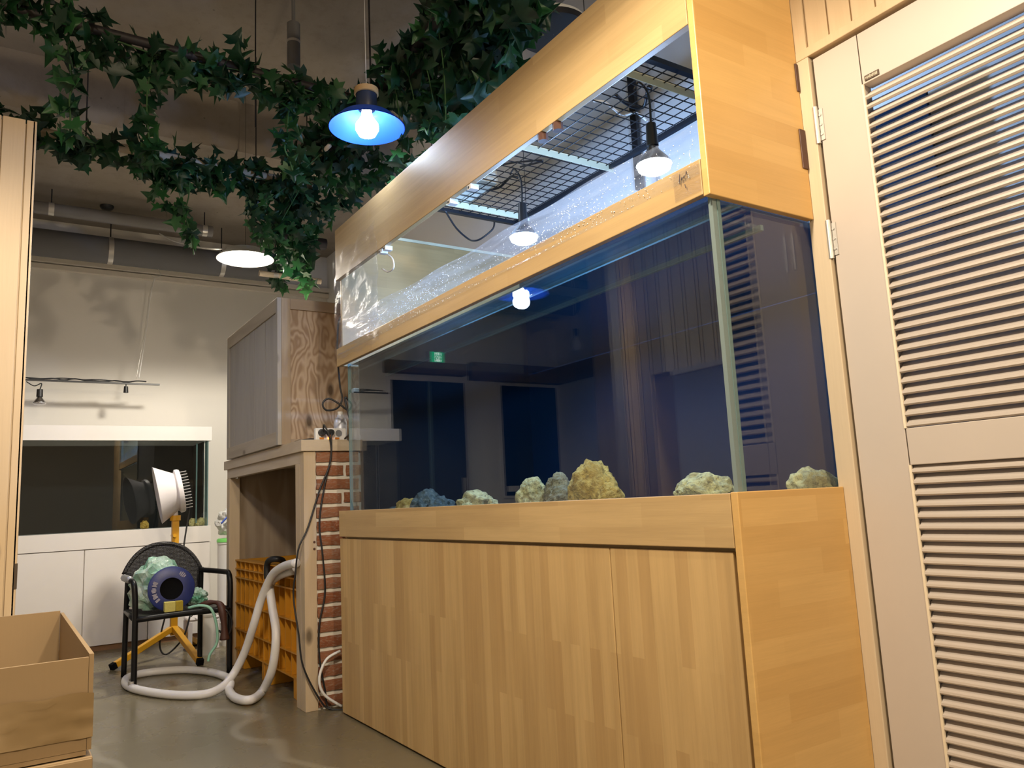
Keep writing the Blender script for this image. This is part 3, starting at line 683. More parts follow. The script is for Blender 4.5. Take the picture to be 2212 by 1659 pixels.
def rough_brick(seed):
    r = random.Random(seed); m = MB(); nx, nz = 5, 2; vs = []
    for side in (0, 1):
        for j in range(nz + 1):
            for i in range(nx + 1):
                e = (i in (0, nx)) or (j in (0, nz))
                vs.append((0 if side == 0 else .014 - (.005 if e else r.uniform(0, .003)), i / nx + (r.uniform(-.015, .015) if e else 0), j / nz + (r.uniform(-.05, .05) if e else 0)))
    K = (nx + 1) * (nz + 1); fs = []
    for j in range(nz):
        for i in range(nx):
            a = j * (nx + 1) + i; fs += [(a, a + nx + 1, a + nx + 2, a + 1), (K + a, K + a + 1, K + a + nx + 2, K + a + nx + 1)]
    for i in range(nx): fs += [(i, i + 1, K + i + 1, K + i), (nz*(nx+1) + i, K + nz*(nx+1) + i, K + nz*(nx+1) + i + 1, nz*(nx+1) + i + 1)]
    for j in range(nz): a = j*(nx+1); fs += [(a, K + a, K + a + nx + 1, a + nx + 1), (a + nx, a + nx + nx + 1, K + a + 2*nx + 1, K + a + nx)]
    m.add(vs, fs); return mesh_of(m, 'brick', MT['brick'])
bms = [rough_brick(i) for i in range(5)]
zt = 1.2045; row = 0
while zt > .03:
    z0 = zt - .0480
    cuts = [1.284, 1.50, 1.70, 1.90, 2.035] if row % 2 == 0 else [1.284, 1.420, 1.62, 1.82, 2.035]
    if row % 4 == 3: cuts[1] -= .012
    for a, b_ in zip(cuts, cuts[1:]):
        a2 = a if a == cuts[0] else a + .017
        inst('brick', bms[(row * 3 + int(a * 10)) % 5], bk, (-3.716, a2, max(z0, .004)), scale=(1, b_ - a2, zt - max(z0, .004)))
    zt -= .0675; row += 1
# plywood cabinet on the unit
cb = thing('plywood_cabinet', 'grey board and wavy plywood box standing on the pine unit', 'cabinet', (-4.55, 1.4, 1.264))
bx0, bx1, by0, by1, bz0, bz1 = -5.10, -4.003, 1.185, 1.72, 1.266, 2.05
box('front_board', MT['greyboard'], bx0 + .05, bx1 - .035, by0 + .012, by0 + .02, bz0 + .05, bz1 - .05, cb)
for i in range(9):
    a = bx0 + .055 + i * .112; box('board', MT['greyboard'], a, min(a + .110, bx1 - .037), by0 + .008 + .001 * (i % 2), by0 + .0118, bz0 + .052, bz1 - .052, cb)
box('frame_rail', MT['greyframe'], bx0, bx1 - .032, by0, by0 + .02, bz1 - .075, bz1, cb, .001)
box('frame_rail', MT['greyframe'], bx0, bx1 - .032, by0, by0 + .02, bz0, bz0 + .07, cb, .001)
box('frame_stile', MT['greyboard'], bx0, bx0 + .05, by0, by0 + .02, bz0 + .0705, bz1 - .0755, cb, .001)
box('frame_stile', MT['greyboard'], bx1 - .0315, bx1 - .002, by0 - .001, by0 + .02, bz0, bz1, cb, .001)
box('corner_stile', MT['greyframe_z'], bx1 - .02, bx1, by0 + .0205, by0 + .068, bz0, bz1, cb, .001)
box('frame_rail', MT['greyframe_y'], bx1 - .02, bx1, by0 + .0685, by1, bz1 - .058, bz1, cb, .001)
box('frame_rail', MT['greyframe_y'], bx1 - .02, bx1, by0 + .0685, by1, bz0, bz0 + .03, cb, .001)
box('plywood_side', MT['ply'], bx1 - .018, bx1 - .008, by0 + .069, by1, bz0 + .0305, bz1 - .0585, cb)
box('carcass', MT['greyboard'], bx0 + .002, bx1 - .021, by0 + .021, by1, bz0, bz1, cb)

# power strip, plugs, bottle, cords
ps = thing('power_strip', 'white power strip with black plugs on the brick unit top', 'power strip', (-3.75, 1.37, 1.264))
box('body', MT['white_pl'], -3.765, -3.735, 1.292, 1.452, 1.2645, 1.326, ps, .005)
for yy, cc in ((1.322, 'amber'), (1.364, 'neon'), (1.402, 'amber')): box('switch', MT[cc], -3.735, -3.732, yy - .011, yy + .011, 1.270, 1.279, ps)
for yy in (1.322, 1.364):
    MB().cyl((-3.735, yy, 1.302), (-3.705, yy, 1.302), .0185, .015, 16).build('plug', MT['black'], ps, True, auto=True)
MB().cyl((-3.735, 1.410, 1.300), (-3.732, 1.410, 1.300), .017, n=16).build('socket_recess', MT['fin_grey'], ps)
cable('cable', [Vector((-3.706, 1.322, 1.303)), at(700, 918, x=-3.69), at(712, 945, x=-3.68), at(715, 985, x=-3.69), at(700, 1055, x=-3.695), at(690, 1130, x=-3.695), at(697, 1200, x=-3.69), at(702, 1280, x=-3.69), at(690, 1350, x=-3.69), at(690, 1420, x=-3.69), at(702, 1490, x=-3.69), at(712, 1530, x=-3.68), Vector((-3.60, 1.40, .006))], .0042, MT['black'], 'black power cord hanging straight down over the bricks', 'power cord')
cable('cable', [Vector((-3.706, 1.364, 1.300)), at(716, 940, x=-3.685), at(713, 1000, x=-3.685), at(690, 1060, x=-3.69), at(665, 1140, x=-3.69), at(645, 1185, x=-3.69), at(638, 1240, x=-3.70), at(634, 1290, x=-3.72), at(645, 1370, x=-3.69), at(655, 1440, x=-3.68), at(690, 1510, x=-3.67), at(715, 1532, x=-3.66), Vector((-3.58, 1.42, .006))], .0042, MT['black'], 'black power cord crossing the pine post towards the crate', 'power cord')
cable('cable', [at(735, 1406, x=-3.66), at(705, 1425, x=-3.66), at(690, 1465, x=-3.66), at(700, 1500, x=-3.66), at(738, 1526, x=-3.66)], .0065, MT['white_pl'], 'white cable curling out beside the stand in front of the bricks')
cable('cable', [at(738, 682, x=-3.60), at(731, 700, x=-3.60), at(729, 760, x=-3.60), at(734, 830, x=-3.62), at(739, 862, x=-3.62), at(728, 882, x=-3.62), at(705, 886, x=-3.62), at(697, 872, x=-3.62), at(710, 861, x=-3.62), at(732, 872, x=-3.61), at(752, 886, x=-3.60), at(757, 872, x=-3.60), at(745, 861, x=-3.60), Vector((-3.59, 1.42, 1.31)), Vector((-3.70, 1.43, 1.27))], .0048, MT['black'], 'black cord looped in the air by the canopy end', 'power cord')
bt = thing('metal_bottle', 'silver metal bottle behind the power strip', 'bottle', (-3.80, 1.445, 1.264))
MB().lathe([(.001, 0), (.032, 0), (.034, .006), (.034, .095), (.028, .118), (.016, .130), (.016, .138)], (-3.80, 1.445, 1.264), n=24).build('body', MT['matte_alu'], bt, True)
MB().cyl((-3.80, 1.445, 1.401), (-3.80, 1.445, 1.418), .013, n=16).build('cap', MT['white_pl'], bt)
bg = MB().tube([(-3.90, 1.24, 1.270), (-3.87, 1.27, 1.274), (-3.82, 1.30, 1.272), (-3.80, 1.34, 1.274), (-3.85, 1.30, 1.279), (-3.90, 1.26, 1.276)], .006, 6)
tag(bg.build('cord_bundle', MT['black'], None, True, origin=(-3.85, 1.29, 1.264)), 'bundle of dark cord lying beside the power strip', 'cord')
mg = thing('pump_holder', 'small black bracket with white pump on the tank end glass', 'bracket', (-3.46, 1.40, 1.36))
p = at(765, 848, y=1.40)
box('bracket', MT['black'], -3.474, p.x + .03, 1.39, 1.43, p.z - .006, p.z, mg); box('pump', MT['white_pl'], p.x - .025, p.x + .012, 1.395, 1.425, p.z, p.z + .022, mg, .005)

# crate
cr = thing('plastic_crate', 'big ribbed amber plastic crate under the pine unit', 'crate', (-4.45, 1.6, 0))
cx0, cx1, cy0, cy1 = -5.16, -3.845, 1.30, 1.99
b = MB(); b.box(cx0, cx1, cy0, cy0 + .02, .10, .64); b.box(cx0, cx1, cy1 - .02, cy1, .10, .64); b.box(cx0, cx0 + .02, cy0 + .021, cy1 - .021, .10, .64); b.box(cx1 - .02, cx1, cy0 + .021, cy1 - .021, .10, .64); b.box(cx0 + .021, cx1 - .021, cy0 + .021, cy1 - .021, .10, .13)
b.build('body', MT['crate'], cr)
for z_ in (.636, .585, .533, .378, .222, .104): box('horizontal_rib', MT['crate'], cx0 - .01, cx1, cy0 - .042, cy0 - .0005, z_ - .004, z_ + .004, cr)
rb = mesh_of(MB().box(-.004, .004, 0, .036, 0, .52), 'vertical_rib', MT['crate'])
x_ = cx0
while x_ < cx1 + .01: inst('vertical_rib', rb, cr, (min(x_, cx1 - .005), cy0 - .037, .109)); x_ += .1005
for a in (cx0, (cx0 + cx1) / 2 - .09, cx1 - .18):
    box('foot', MT['crate'], a, a + .18, cy0 - .036, cy0 + .10, 0, .0995, cr, .004)
    for q in (.06, .12): box('foot_rib', MT['crate'], a + q - .004, a + q + .004, cy0 - .04, cy0 - .0365, 0.002, .098, cr)
hk = MB().tube([at(577, 1250, y=1.245), at(577, 1222, y=1.245), at(583, 1210, y=1.25), at(600, 1208, y=1.28), at(612, 1214, y=1.33), at(612, 1240, y=1.345)], .017, 10)
tag(hk.build('drain_hook', MT['black'], None, True, origin=at(577, 1250, y=1.245)), 'black bent pipe hooked over the amber crate rim', 'pipe')
H = [at(640, 1216, y=1.20), at(612, 1224, y=1.20), at(588, 1243, y=1.19), at(566, 1290, y=1.17), at(548, 1350, y=1.14), at(530, 1405, y=1.12), at(508, 1450, y=1.08)]
H += [at(485, 1480, z=.045), at(450, 1498, z=.025), at(395, 1502, z=.022), at(335, 1497, z=.022), at(285, 1486, z=.022), at(270, 1472, z=.022), at(285, 1460, z=.022), at(335, 1451, z=.022), at(400, 1447, z=.022), at(455, 1452, z=.022), at(490, 1463, z=.022), at(498, 1475, z=.045), at(495, 1492, z=.022), at(510, 1508, z=.022), at(540, 1512, z=.028), at(565, 1495, y=1.15), at(585, 1455, y=1.17), at(594, 1410, y=1.18), at(596, 1360, y=1.19), at(588, 1310, y=1.20), at(584, 1265, y=1.21), at(600, 1245, y=1.23), at(635, 1232, y=1.25)]
tag(MB().tube(H, .0215, 12, 7).build('drain_hose', MT['hosew'], None, True, origin=(-4.6, 1.0, 0)), 'thick white hose looping over the floor from the amber crate', 'hose')

# ================================================================ white aquarium at the left wall
wa = thing('white_aquarium', 'white laminate aquarium with dark glass against the left wall', 'aquarium', (-6.72, .55, 0))
wx0, wx1, wy0, wy1 = -6.985, -6.494, -.30, 1.387
box('plinth', MT['groove'], wx0, wx1 - .02, wy0 + .01, wy1 - .01, 0, .04, wa)
box('carcass', MT['white_lam'], wx0, wx1 - .019, wy0, wy1, .0405, .722, wa)
for a, b_ in ((-.30, .095), (.10, .52), (.524, .949), (.953, 1.387)): box('door_panel', MT['white_lam'], wx1 - .018, wx1, a + .001, b_ - .001, .0405, .718, wa, .0015)
box('rim_board', MT['white_lam'], wx0, wx1 + .004, wy0 - .006, wy1 + .004, .724, .846, wa, .0015)
box('canopy_band', MT['white_lam'], wx0, wx1 + .004, wy0 - .006, wy1 + .006, 1.515, 1.626, wa, .0015)
box('glass_pane', MT['glass_dark'], wx1 - .016, wx1 - .006, wy0 + .02, wy1 - .025, .847, 1.514, wa)
box('end_glass', MT['glass_edge'], wx1 - .10, wx1 - .005, wy1 - .024, wy1 - .016, .847, 1.514, wa)
box('corner_joint', MT['glass_edge'], wx1 - .05, wx1 - .04, 1.285, 1.295, .87, 1.50, wa)
box('back_panel', MT['tank_black'], wx0, wx0 + .012, wy0 + .02, wy1 - .03, .847, 1.514, wa)
box('end_panel', MT['tank_black'], wx0 + .013, wx1 - .11, wy1 - .040, wy1 - .028, .847, 1.514, wa)
box('end_panel', MT['tank_black'], wx0 + .013, wx1 - .02, wy0, wy0 + .015, .847, 1.514, wa)
for yy, lab, m in ((1.28, 'small white shell at the corner of the white aquarium', 'rock_pale'), (1.34, 'tiny greenish shell beside the white aquarium end glass', 'rock_pale'), (.93, 'small orange white shell behind the work lamp', 'rock_tan')):
    rock('shell', lab, (-6.60, yy, .847), (.025, .03, .05), MT[m], yy * 9, 'shell')
hr = thing('lamp_rail', 'black hanging rail wound with cable above the white aquarium', 'rail', (-6.6, .5, 1.97))
MB().box(-6.612, -6.588, -.25, 1.017, 1.962, 1.974).build('bar', MT['black_metal'], hr)
rr = random.Random(5); pts = [Vector((-6.6 + rr.uniform(-.012, .012), -.2 + i * .07, 1.979 + rr.uniform(-.002, .012))) for i in range(17)]
MB().tube(pts, .0055, 6, 5).build('wound_cable', MT['black'], hr, True)
pts = [Vector((-6.6 + rr.uniform(-.014, .014), -.15 + i * .08, 1.985 + rr.uniform(-.004, .012))) for i in range(13)]
MB().tube(pts, .004, 6, 5).build('wound_cable', MT['black'], hr, True)
tm = at(335, 600, x=-6.6); MB().tube([at(300, 817, x=-6.6), at(306, 780, x=-6.6), at(318, 700, x=-6.6), at(325, 640, x=-6.6), tm], .003, 6, 5).build('hanging_cord', MT['white_pl'], hr, True)
MB().tube([at(294, 819, x=-6.6), at(303, 770, x=-6.6), at(315, 700, x=-6.6), at(324, 630, x=-6.6), tm], .002, 6, 5).build('hanging_cord', MT['strap'], hr, True)
MB().tube([tm + Vector((0, -.03, .02)), tm, tm + Vector((.0, .04, .03)), Vector((-6.6, tm.y + .02, 2.922))], .003, 6, 4).build('tie_wire', MT['strap'], hr, True)
sb = thing('reflector_bulb', 'unlit silver reflector bulb hanging from the black lamp rail', 'bulb', (-6.6, .207, 1.80))
MB().tube([(-6.6, .12, 1.955), (-6.6, .17, 1.925), (-6.6, .215, 1.945), (-6.6, .207, 1.90)], .004, 6).build('lead', MT['black'], sb, True)
MB().cyl((-6.6, .207, 1.845), (-6.6, .207, 1.90), .022, .020, 14).build('socket', MT['black'], sb, True, auto=True)
MB().lathe([(.016, .05), (.020, .04), (.042, .010), (.044, 0), (.03, -.008), (.001, -.01)], (-6.6, .207, 1.795), n=20).build('bulb', MT['chrome'], sb, True)
sk = thing('empty_socket', 'empty black lamp socket hanging from the black lamp rail', 'lamp socket', (-6.6, .777, 1.92))
MB().cyl((-6.6, .777, 1.945), (-6.6, .777, 1.963), .004, n=8).build('lead', MT['black'], sk); MB().cyl((-6.6, .777, 1.895), (-6.6, .777, 1.945), .018, .015, 14).build('socket', MT['black'], sk, True, auto=True)

# ================================================================ work lamp on yellow tripod
WX, WYY = -5.80, 1.01
wl = thing('work_lamp', 'round work lamp with pale shade on a yellow tripod behind the chair', 'work lamp', (WX, WYY, 0))
box('pole', MT['yellow'], WX - .022, WX + .022, WYY - .022, WYY + .022, .14, .92, wl, .003)
MB().cyl((WX, WYY, .90), (WX, WYY, .935), .035, n=14).build('collar', MT['yellow'], wl)
MB().cyl((WX - .04, WYY - .01, .80), (WX + .05, WYY - .01, .80), .012, n=10).build('clamp_knob', MT['yellow'], wl)
R3 = lambda p0, p1: (Vector(p1) - Vector(p0)).to_track_quat('X', 'Z').to_matrix()
for p1 in ((-5.62, .63, .022), (-5.33, 1.085, .022), (-6.15, 1.22, .022)):
    p0 = Vector((WX, WYY, .19)); p1 = Vector(p1); mid = (p0 + p1) / 2
    MB().obox(mid, ((p1 - p0).length, .036, .036), R3(p0, p1)).build('leg', MT['yellow'], wl, bevel=.003)
    MB().obox(p1, (.03, .038, .038), R3(p0, p1)).build('foot_cap', MT['blackrub'], wl)
hd = Vector((WX, WYY + .01, 1.10)); ax = Vector((-.10, -.97, -.18)).normalized()
MB().lathe([(.125, .0), (.140, .03), (.194, .125), (.198, .129), (.192, .127), (.135, .035), (.001, .03)], hd, ax, 40).build('shade', MT['lamp_grey'], wl, True)
bodyl = MB().lathe([(.001, -.03), (.145, -.03), (.150, -.02), (.150, .0), (.13, .008), (.07, .01)], hd, ax, 40).build('housing', MT['lamp_grey'], wl, True, auto=True)
u = ax.orthogonal().normalized()
for i in range(13):
    t_ = (i - 6) / 6.5; hh = math.sqrt(max(.05, 1 - t_ * t_)) * .135
    upv = (Vector((0, 0, 1)) - ax * ax.z).normalized(); sd = ax.cross(upv)
    MB().obox(hd - ax * .052 + upv * (t_ * .135), (.045, hh * 2, .005), Matrix((ax, sd, upv)).transposed()).build('cooling_fin', MT['fin_grey'], bodyl)
MB().tube([hd - ax * .02 - upv * .13, Vector((WX + .005, WYY, .99)), Vector((WX, WYY, .93))], .02, 8, 4).build('yoke', MT['lamp_grey'], wl, True)
MB().tube([hd - ax * .06 + Vector((0, .02, -.04)), Vector((WX - .02, WYY + .09, .95)), Vector((WX, WYY + .06, .75)), Vector((WX + .02, WYY + .03, .5)), Vector((WX + .03, WYY - .05, .3)), Vector((WX + .03, WYY - .09, .10)), Vector((WX + .05, WYY - .05, .03)), Vector((WX + .05, WYY + .05, .12)), Vector((WX + .02, WYY + .10, .26))], .006, 6).build('cable', MT['black'], wl, True)

# ================================================================ chair and what lies on it
ch = thing('armchair', 'black metal armchair with rounded woven back, in front of the white aquarium', 'chair', (-5.08, .90, 0))
def leg(p): MB().tube(p, .0155, 10, 5).build('leg', MT['chair'], ch, True)
leg([(-4.84, .645, 0), (-4.84, .645, .36), (-4.845, .642, .50), (-4.87, .635, .575), (-5.0, .622, .583), (-5.30, .665, .585)])
leg([(-4.87, 1.155, 0), (-4.87, 1.155, .36), (-4.875, 1.158, .50), (-4.90, 1.155, .575), (-5.0, 1.148, .583), (-5.33, 1.085, .585)])
leg([(-5.33, .655, 0), (-5.33, .66, .36), (-5.32, .665, .60)]); leg([(-5.36, 1.09, 0), (-5.36, 1.09, .36), (-5.35, 1.09, .60)])
MB().cyl((-4.84, .635, .055), (-4.84, .635, .03), .0185, n=10).build('leg_ferrule', MT['steel'], ch)
ap = MB().tube([(-4.90, .622, .588), (-5.02, .615, .592), (-5.10, .618, .590)], .021, 8).build('arm_pad', MT['fin_grey'], ch, True)
MB().tube([(-4.84, .645, .375), (-4.85, .90, .380), (-4.87, 1.155, .375)], .0165, 8, 3).build('seat_rail', MT['chair'], ch, True)
MB().tube([(-4.84, .645, .375), (-5.33, .66, .375)], .015, 8, 1).build('seat_rail', MT['chair'], ch, True)
MB().tube([(-4.87, 1.155, .375), (-5.36, 1.09, .375)], .015, 8, 1).build('seat_rail', MT['chair'], ch, True)
MB().sheet(lambda u, v: (-4.85 - .48 * u, .655 + .49 * v - .05 * u * (v - .2), .382 - .022 * math.sin(PI * v) * math.sin(PI * u)), 12, 12).build('seat', MT['wicker'], ch, True, solid=.014)
def back(u, v):
    a = (u - .5) * 2; y_ = .872 + .222 * a * (1 - .12 * (1 - v)); ht = .40 + (.36 * math.sqrt(max(0, 1 - (abs(a) ** 2.3) * .72))) * v
    return (-5.34 - .05 * v - .03 * (1 - a * a) + .0 * u, y_, ht)
MB().sheet(back, 24, 14).build('backrest', MT['wicker'], ch, True, solid=.016)
MB().tube([Vector(back(i / 24, 1)) for i in range(25)], .014, 8, 2).build('back_rim', MT['wicker'], ch, True)
reel = thing('hose_reel', 'blue round hose reel with black centre lying on the armchair', 'reel', (-4.93, .835, .39))
rc = Vector((-4.94, .845, .517)); ra = Vector((1, -.06, .05)).normalized()
MB().lathe([(.062, 0), (.122, 0), (.126, .004), (.126, .012), (.120, .016), (.062, .016)], rc - ra * .008, ra, 40).build('flange', MT['reel_blue'], reel, True, auto=True)
MB().lathe([(.118, -.008), (.118, -.085)], rc, ra, 40).build('flange_back', MT['reel_blue'], reel, True)
MB().lathe([(.001, 0), (.068, 0), (.07, .006)], rc - ra * .004, ra, 32).build('hub', MT['blackrub'], reel, True)
for i in range(26):
    a = math.radians(150 + i * 4.2) if i < 18 else math.radians(25 + (i - 18) * 6)
    u_ = Vector((0, math.cos(a), math.sin(a))); q = rc + ra * .0092 + u_ * (.094 if i < 18 else .096); t_ = ra.cross(u_)
    if (i * 7) % 5 == 0: continue
    MB().obox(q, (.001, .026 if i % 3 else .018, .0065), Matrix((ra, u_, t_)).transposed()).build('print_mark', MT['reel_print'], reel)
bmk = bmesh.new(); bmesh.ops.create_icosphere(bmk, subdivisions=4, radius=1)
def blob(name, c, s, mat, seed, am=.3, fr=2.4, flat=True):
    bm = bmesh.new(); bmesh.ops.create_icosphere(bm, subdivisions=4, radius=1)
    for v in bm.verts:
        d = v.co.normalized(); r = 1 + am * noise.fractal(d * fr + Vector((seed, seed * 2, 0)), .8, 2.2, 3)
        r += .07 * abs(noise.noise(d * 7 + Vector((seed, 0, 3))))
        v.co = Vector((d.x * r * s[0], d.y * r * s[1], max(d.z * r * s[2], -s[2] * .8)))
    me = bpy.data.meshes.new(name); bm.to_mesh(me); bm.free(); me.materials.append(mat)
    for p in me.polygons: p.use_smooth = not flat
    o = bpy.data.objects.new(name, me); COL.objects.link(o); o.location = c; return o
bmk.free()
tag(blob('plastic_bag', (-5.12, .80, .52), (.13, .145, .155), MT['bag_green'], 3.0), 'crumpled green and white plastic bag behind the blue reel', 'bag')
tag(blob('plastic_bag', (-5.05, 1.00, .44), (.09, .06, .055), MT['bag_green'], 5.0), 'small green plastic scrap beside the blue reel on the chair', 'bag')
sg = thing('sponge', 'yellow sponge standing on the front edge of the armchair seat', 'sponge', (-4.86, .845, .39))
box('sponge_half', MT['sponge'], -4.885, -4.845, .795, .853, .397, .452, sg, .003); box('sponge_half', MT['sponge_d'], -4.884, -4.846, .8535, .893, .397, .452, sg, .003)
gv = MB().tube([(-4.95, 1.0, .40), (-4.90, 1.06, .42), (-4.86, 1.10, .40), (-4.84, 1.115, .30), (-4.845, 1.12, .21)], .020, 10, 6, rfun=lambda t: .6 + .6 * t + .25 * math.sin(t * 14))
tag(gv.build('rubber_glove', MT['brown'], None, True, origin=(-4.85, 1.1, .2)), 'brown rubber glove draped over the armchair side', 'glove')
tag(MB().tube([(-4.86, 1.08, .40), (-4.835, 1.13, .37), (-4.84, 1.16, .30), (-4.85, 1.14, .23), (-4.86, 1.09, .26)], .006, 6).build('wire_loop', MT['black'], None, True, origin=(-4.85, 1.12, .25)), 'dark wire loop hanging off the armchair beside the glove', 'wire')
tag(MB().tube([(-4.90, .93, .402), (-4.86, .99, .412), (-4.83, 1.04, .39), (-4.825, 1.07, .30), (-4.83, 1.075, .20), (-4.84, 1.04, .14), (-4.84, 1.03, .10)], .008, 6).build('green_cord', MT['green_cord'], None, True, origin=(-4.84, 1.03, .10)), 'pale green cord trailing from the armchair seat', 'cord')
# clutter beside the white aquarium
def bucket(name, lab, cat, c, r, h, mat, lid=None, taper=.9):
    t = thing(name, lab, cat, c); MB().lathe([(.001, 0), (r * taper, 0), (r, h), (r * 1.04, h), (r * 1.04, h - .012), (r * 1.01, h - .014)], c, n=24).build('body', mat, t, True, auto=True)
    if lid: MB().lathe([(.001, h + .03), (r * .98, h + .028), (r * 1.06, h + .018), (r * 1.06, h + .0005), (r * .9, h + .0005)], c, n=24).build('lid', lid, t, True, auto=True)
    return t
bucket('storage_tub', 'white tub with lime green lid next to the white aquarium', 'tub', (-6.20, 1.48, .0), .10, .72, MT['white_pl'], MT['lime'], .95)
tag(blob('plastic_bag', (-6.20, 1.48, .86), (.09, .10, .11), MT['bag_white'], 8.0), 'white plastic bag on top of the green lidded tub', 'bag')
tag(MB().tube([(-6.10, 1.38, .86), (-6.09, 1.44, .92), (-6.10, 1.52, .96)], .007, 6).build('blue_strap', MT['blue_str'], None, True, origin=(-6.10, 1.38, .85)), 'blue strap lying on the white bag over the tub', 'strap')
bucket('paint_pail', 'small pale pail with green band in front of the lidded tub', 'pail', (-5.98, 1.44, 0), .085, .16, MT['white_pl'], None)
so = thing('step_stool', 'pale pink plastic step stool behind the armchair', 'stool', (-5.98, 1.22, 0))
box('seat', MT['lamp_grey'], -6.07, -5.90, 1.12, 1.33, .20, .225, so, .012)
for a, b_ in ((-6.07, 1.12), (-6.07, 1.30), (-5.925, 1.12), (-5.925, 1.30)): box('leg', MT['lamp_grey'], a, a + .025, b_, b_ + .03, 0, .1995, so, .004)
bucket('jug', 'white plastic jug standing between the stool and the pine unit post', 'jug', (-5.70, 1.215, 0), .045, .26, MT['white_pl'], MT['white_pl'], .95)
cable('cable', [Vector((-5.95, 1.15, .23)), Vector((-5.8, 1.2, .32)), Vector((-5.62, 1.28, .32)), Vector((-5.55, 1.33, .20)), Vector((-5.53, 1.34, .01))], .004, MT['black'], 'thin dark cable sagging between the stool and the jug')

# ================================================================ cardboard boxes at the lower left
bxn = thing('cardboard_box', 'open brown cardboard box wrapped in creased tape, flaps up', 'cardboard box', (-1.5, -.1, .52))
X0, X1, Y0, Y1, Z0, Z1 = -1.815, -1.215, -.42, .113, .625, .742
box('front_wall', MT['card'], X1 - .006, X1, Y0, Y1 - .006, Z0, Z1, bxn)
box('back_wall', MT['card'], X0, X0 + .006, Y0, Y1 - .006, Z0, .750, bxn)
box('side_wall', MT['card'], X0, X1, Y1 - .0055, Y1, Z0, .746, bxn)
box('side_wall', MT['card'], X0, X1, Y0 - .006, Y0 - .0005, Z0, .746, bxn)
box('bottom', MT['card'], X0, X1, Y0, Y1 - .006, Z0 - .006, Z0 - .0005, bxn)
def tpf(u, v):
    yy = Y0 + u * (Y1 - Y0 + .001); zz = Z0 - .004 + v * (.055 + .012 * noise.noise(Vector((u * 9, 0, 1))))
    return (X1 + .0022 + .003 * max(0, noise.noise(Vector((u * 22, v * 5, 4)))), yy, zz + .02)
MB().sheet(tpf, 40, 10).build('box_tape', MT['card_tape'], bxn, True)
MB().sheet(lambda u, v: (X1 - .003 + .006 * math.sin(v * PI), Y1 + .001 + .004 * math.sin(v * PI), Z0 + v * .10), 2, 10).build('corner_tape', MT['card_tape'], bxn, True)
lo_ = thing('cardboard_box', 'closed brown carton underneath the taped open box', 'cardboard box', (-1.5, -.1, 0))
box('carton', MT['card'], X0 - .01, X1 + .004, Y0 - .01, Y1 + .002, 0, Z0 - .008, lo_, .003)
box('flap_edge', MT['card'], X1 + .0045, X1 + .009, Y0, Y1, Z0 - .022, Z0 - .010, lo_)

# ================================================================ pendants
def pendant(name, lab, c, kind, power, col, R_=.20, group=None, sfx=''):
    x, y, z_ = c; t = thing(name, lab, 'pendant lamp', c, group)
    if kind == 'blue':
        MB().lathe([(R_, 0), (R_ * .72, .045), (R_ * .36, .075), (.040, .085), (.036, .082), (R_ * .34, .070), (R_ * .70, .040), (R_ * .985, -.002)], c, n=48).build('shade', MT['blue_in'], t, True)
        MB().lathe([(.041, .083), (.046, .100), (.044, .150), (.001, .151)], c, n=28).build('neck', MT['blue_neck'], t, True, auto=True)
        MB().lathe([(.046, .150), (.052, .152), (.052, .176), (.030, .182), (.001, .184)], c, n=28).build('collar', MT['brass'], t, True, auto=True)
        MB().lathe([(.020, .085), (.024, .05), (.048, .015), (.050, -.008), (.036, -.034), (.001, -.046)], c, n=24).build('bulb', MT['bulb_on'], t, True)
        top = .184
    else:
        MB().lathe([(R_, 0), (R_ * .90, .022), (R_ * .70, .034), (R_ * .66, .058), (.03, .066), (.001, .066), (.03, .060), (R_ * .60, .05), (R_ * .64, .030), (R_ * .86, .016), (R_ * .985, -.001)], c, n=48).build('shade', MT['white_shade'], t, True)
        MB().lathe([(R_ * .95, .004), (R_ * .7, -.010), (R_ * .3, -.018), (.001, -.020)], c, n=40).build('diffuser', MT['bulb_warm'], t, True)
        top = .066
    MB().cyl((x, y, z_ + top), (x, y, 3.70 if x > -5.09 else 3.34), .0013, n=6).build('cord', MT['white_pl'] if kind == 'blue' else MT['black'], t)
    ld = bpy.data.lights.new('pendant_light' + sfx, 'SPOT'); ld.energy = power; ld.color = col; ld.spot_size = math.radians(168); ld.spot_blend = .25
    ld.shadow_soft_size = .05 if kind == 'blue' else R_ * .6
    lo = bpy.data.objects.new('pendant_light' + sfx, ld); COL.objects.link(lo); lo.parent = t; lo.location = (0, 0, -.052 if kind == 'blue' else -.028)
    if kind == 'blue':
        l2 = bpy.data.lights.new('bulb_glow' + sfx, 'POINT'); l2.energy = 1.2; l2.color = (.8, .88, 1); l2.shadow_soft_size = .012
        q = bpy.data.objects.new('bulb_glow' + sfx, l2); COL.objects.link(q); q.parent = t; q.location = (.056, 0, -.005)
        q2 = bpy.data.objects.new('bulb_glow_back' + sfx, l2); COL.objects.link(q2); q2.parent = t; q2.location = (-.056, 0, -.005)
    return t
bp = at(793, 276, y=1.25); pendant('pendant_lamp', 'lit pendant lamp with wide blue shade beside the ivy, over the shelf unit', tuple(bp), 'blue', P_BLUE, (.72, .86, 1), (872 - 713) / 2 / 1675 * 3.42)
wp = at(530, 560, x=-5.0); pendant('pendant_lamp', 'lit white pendant lamp hanging over the armchair', tuple(wp), 'warm', P_WARM_FAR, (1, .92, .78), .18)
pendant('pendant_lamp', 'lit blue shaded pendant behind the plank partition, mirrored in the tank', (-4.3, -.22, 2.33), 'blue', P_BLUE, (.72, .86, 1), .19, sfx='_offscreen')
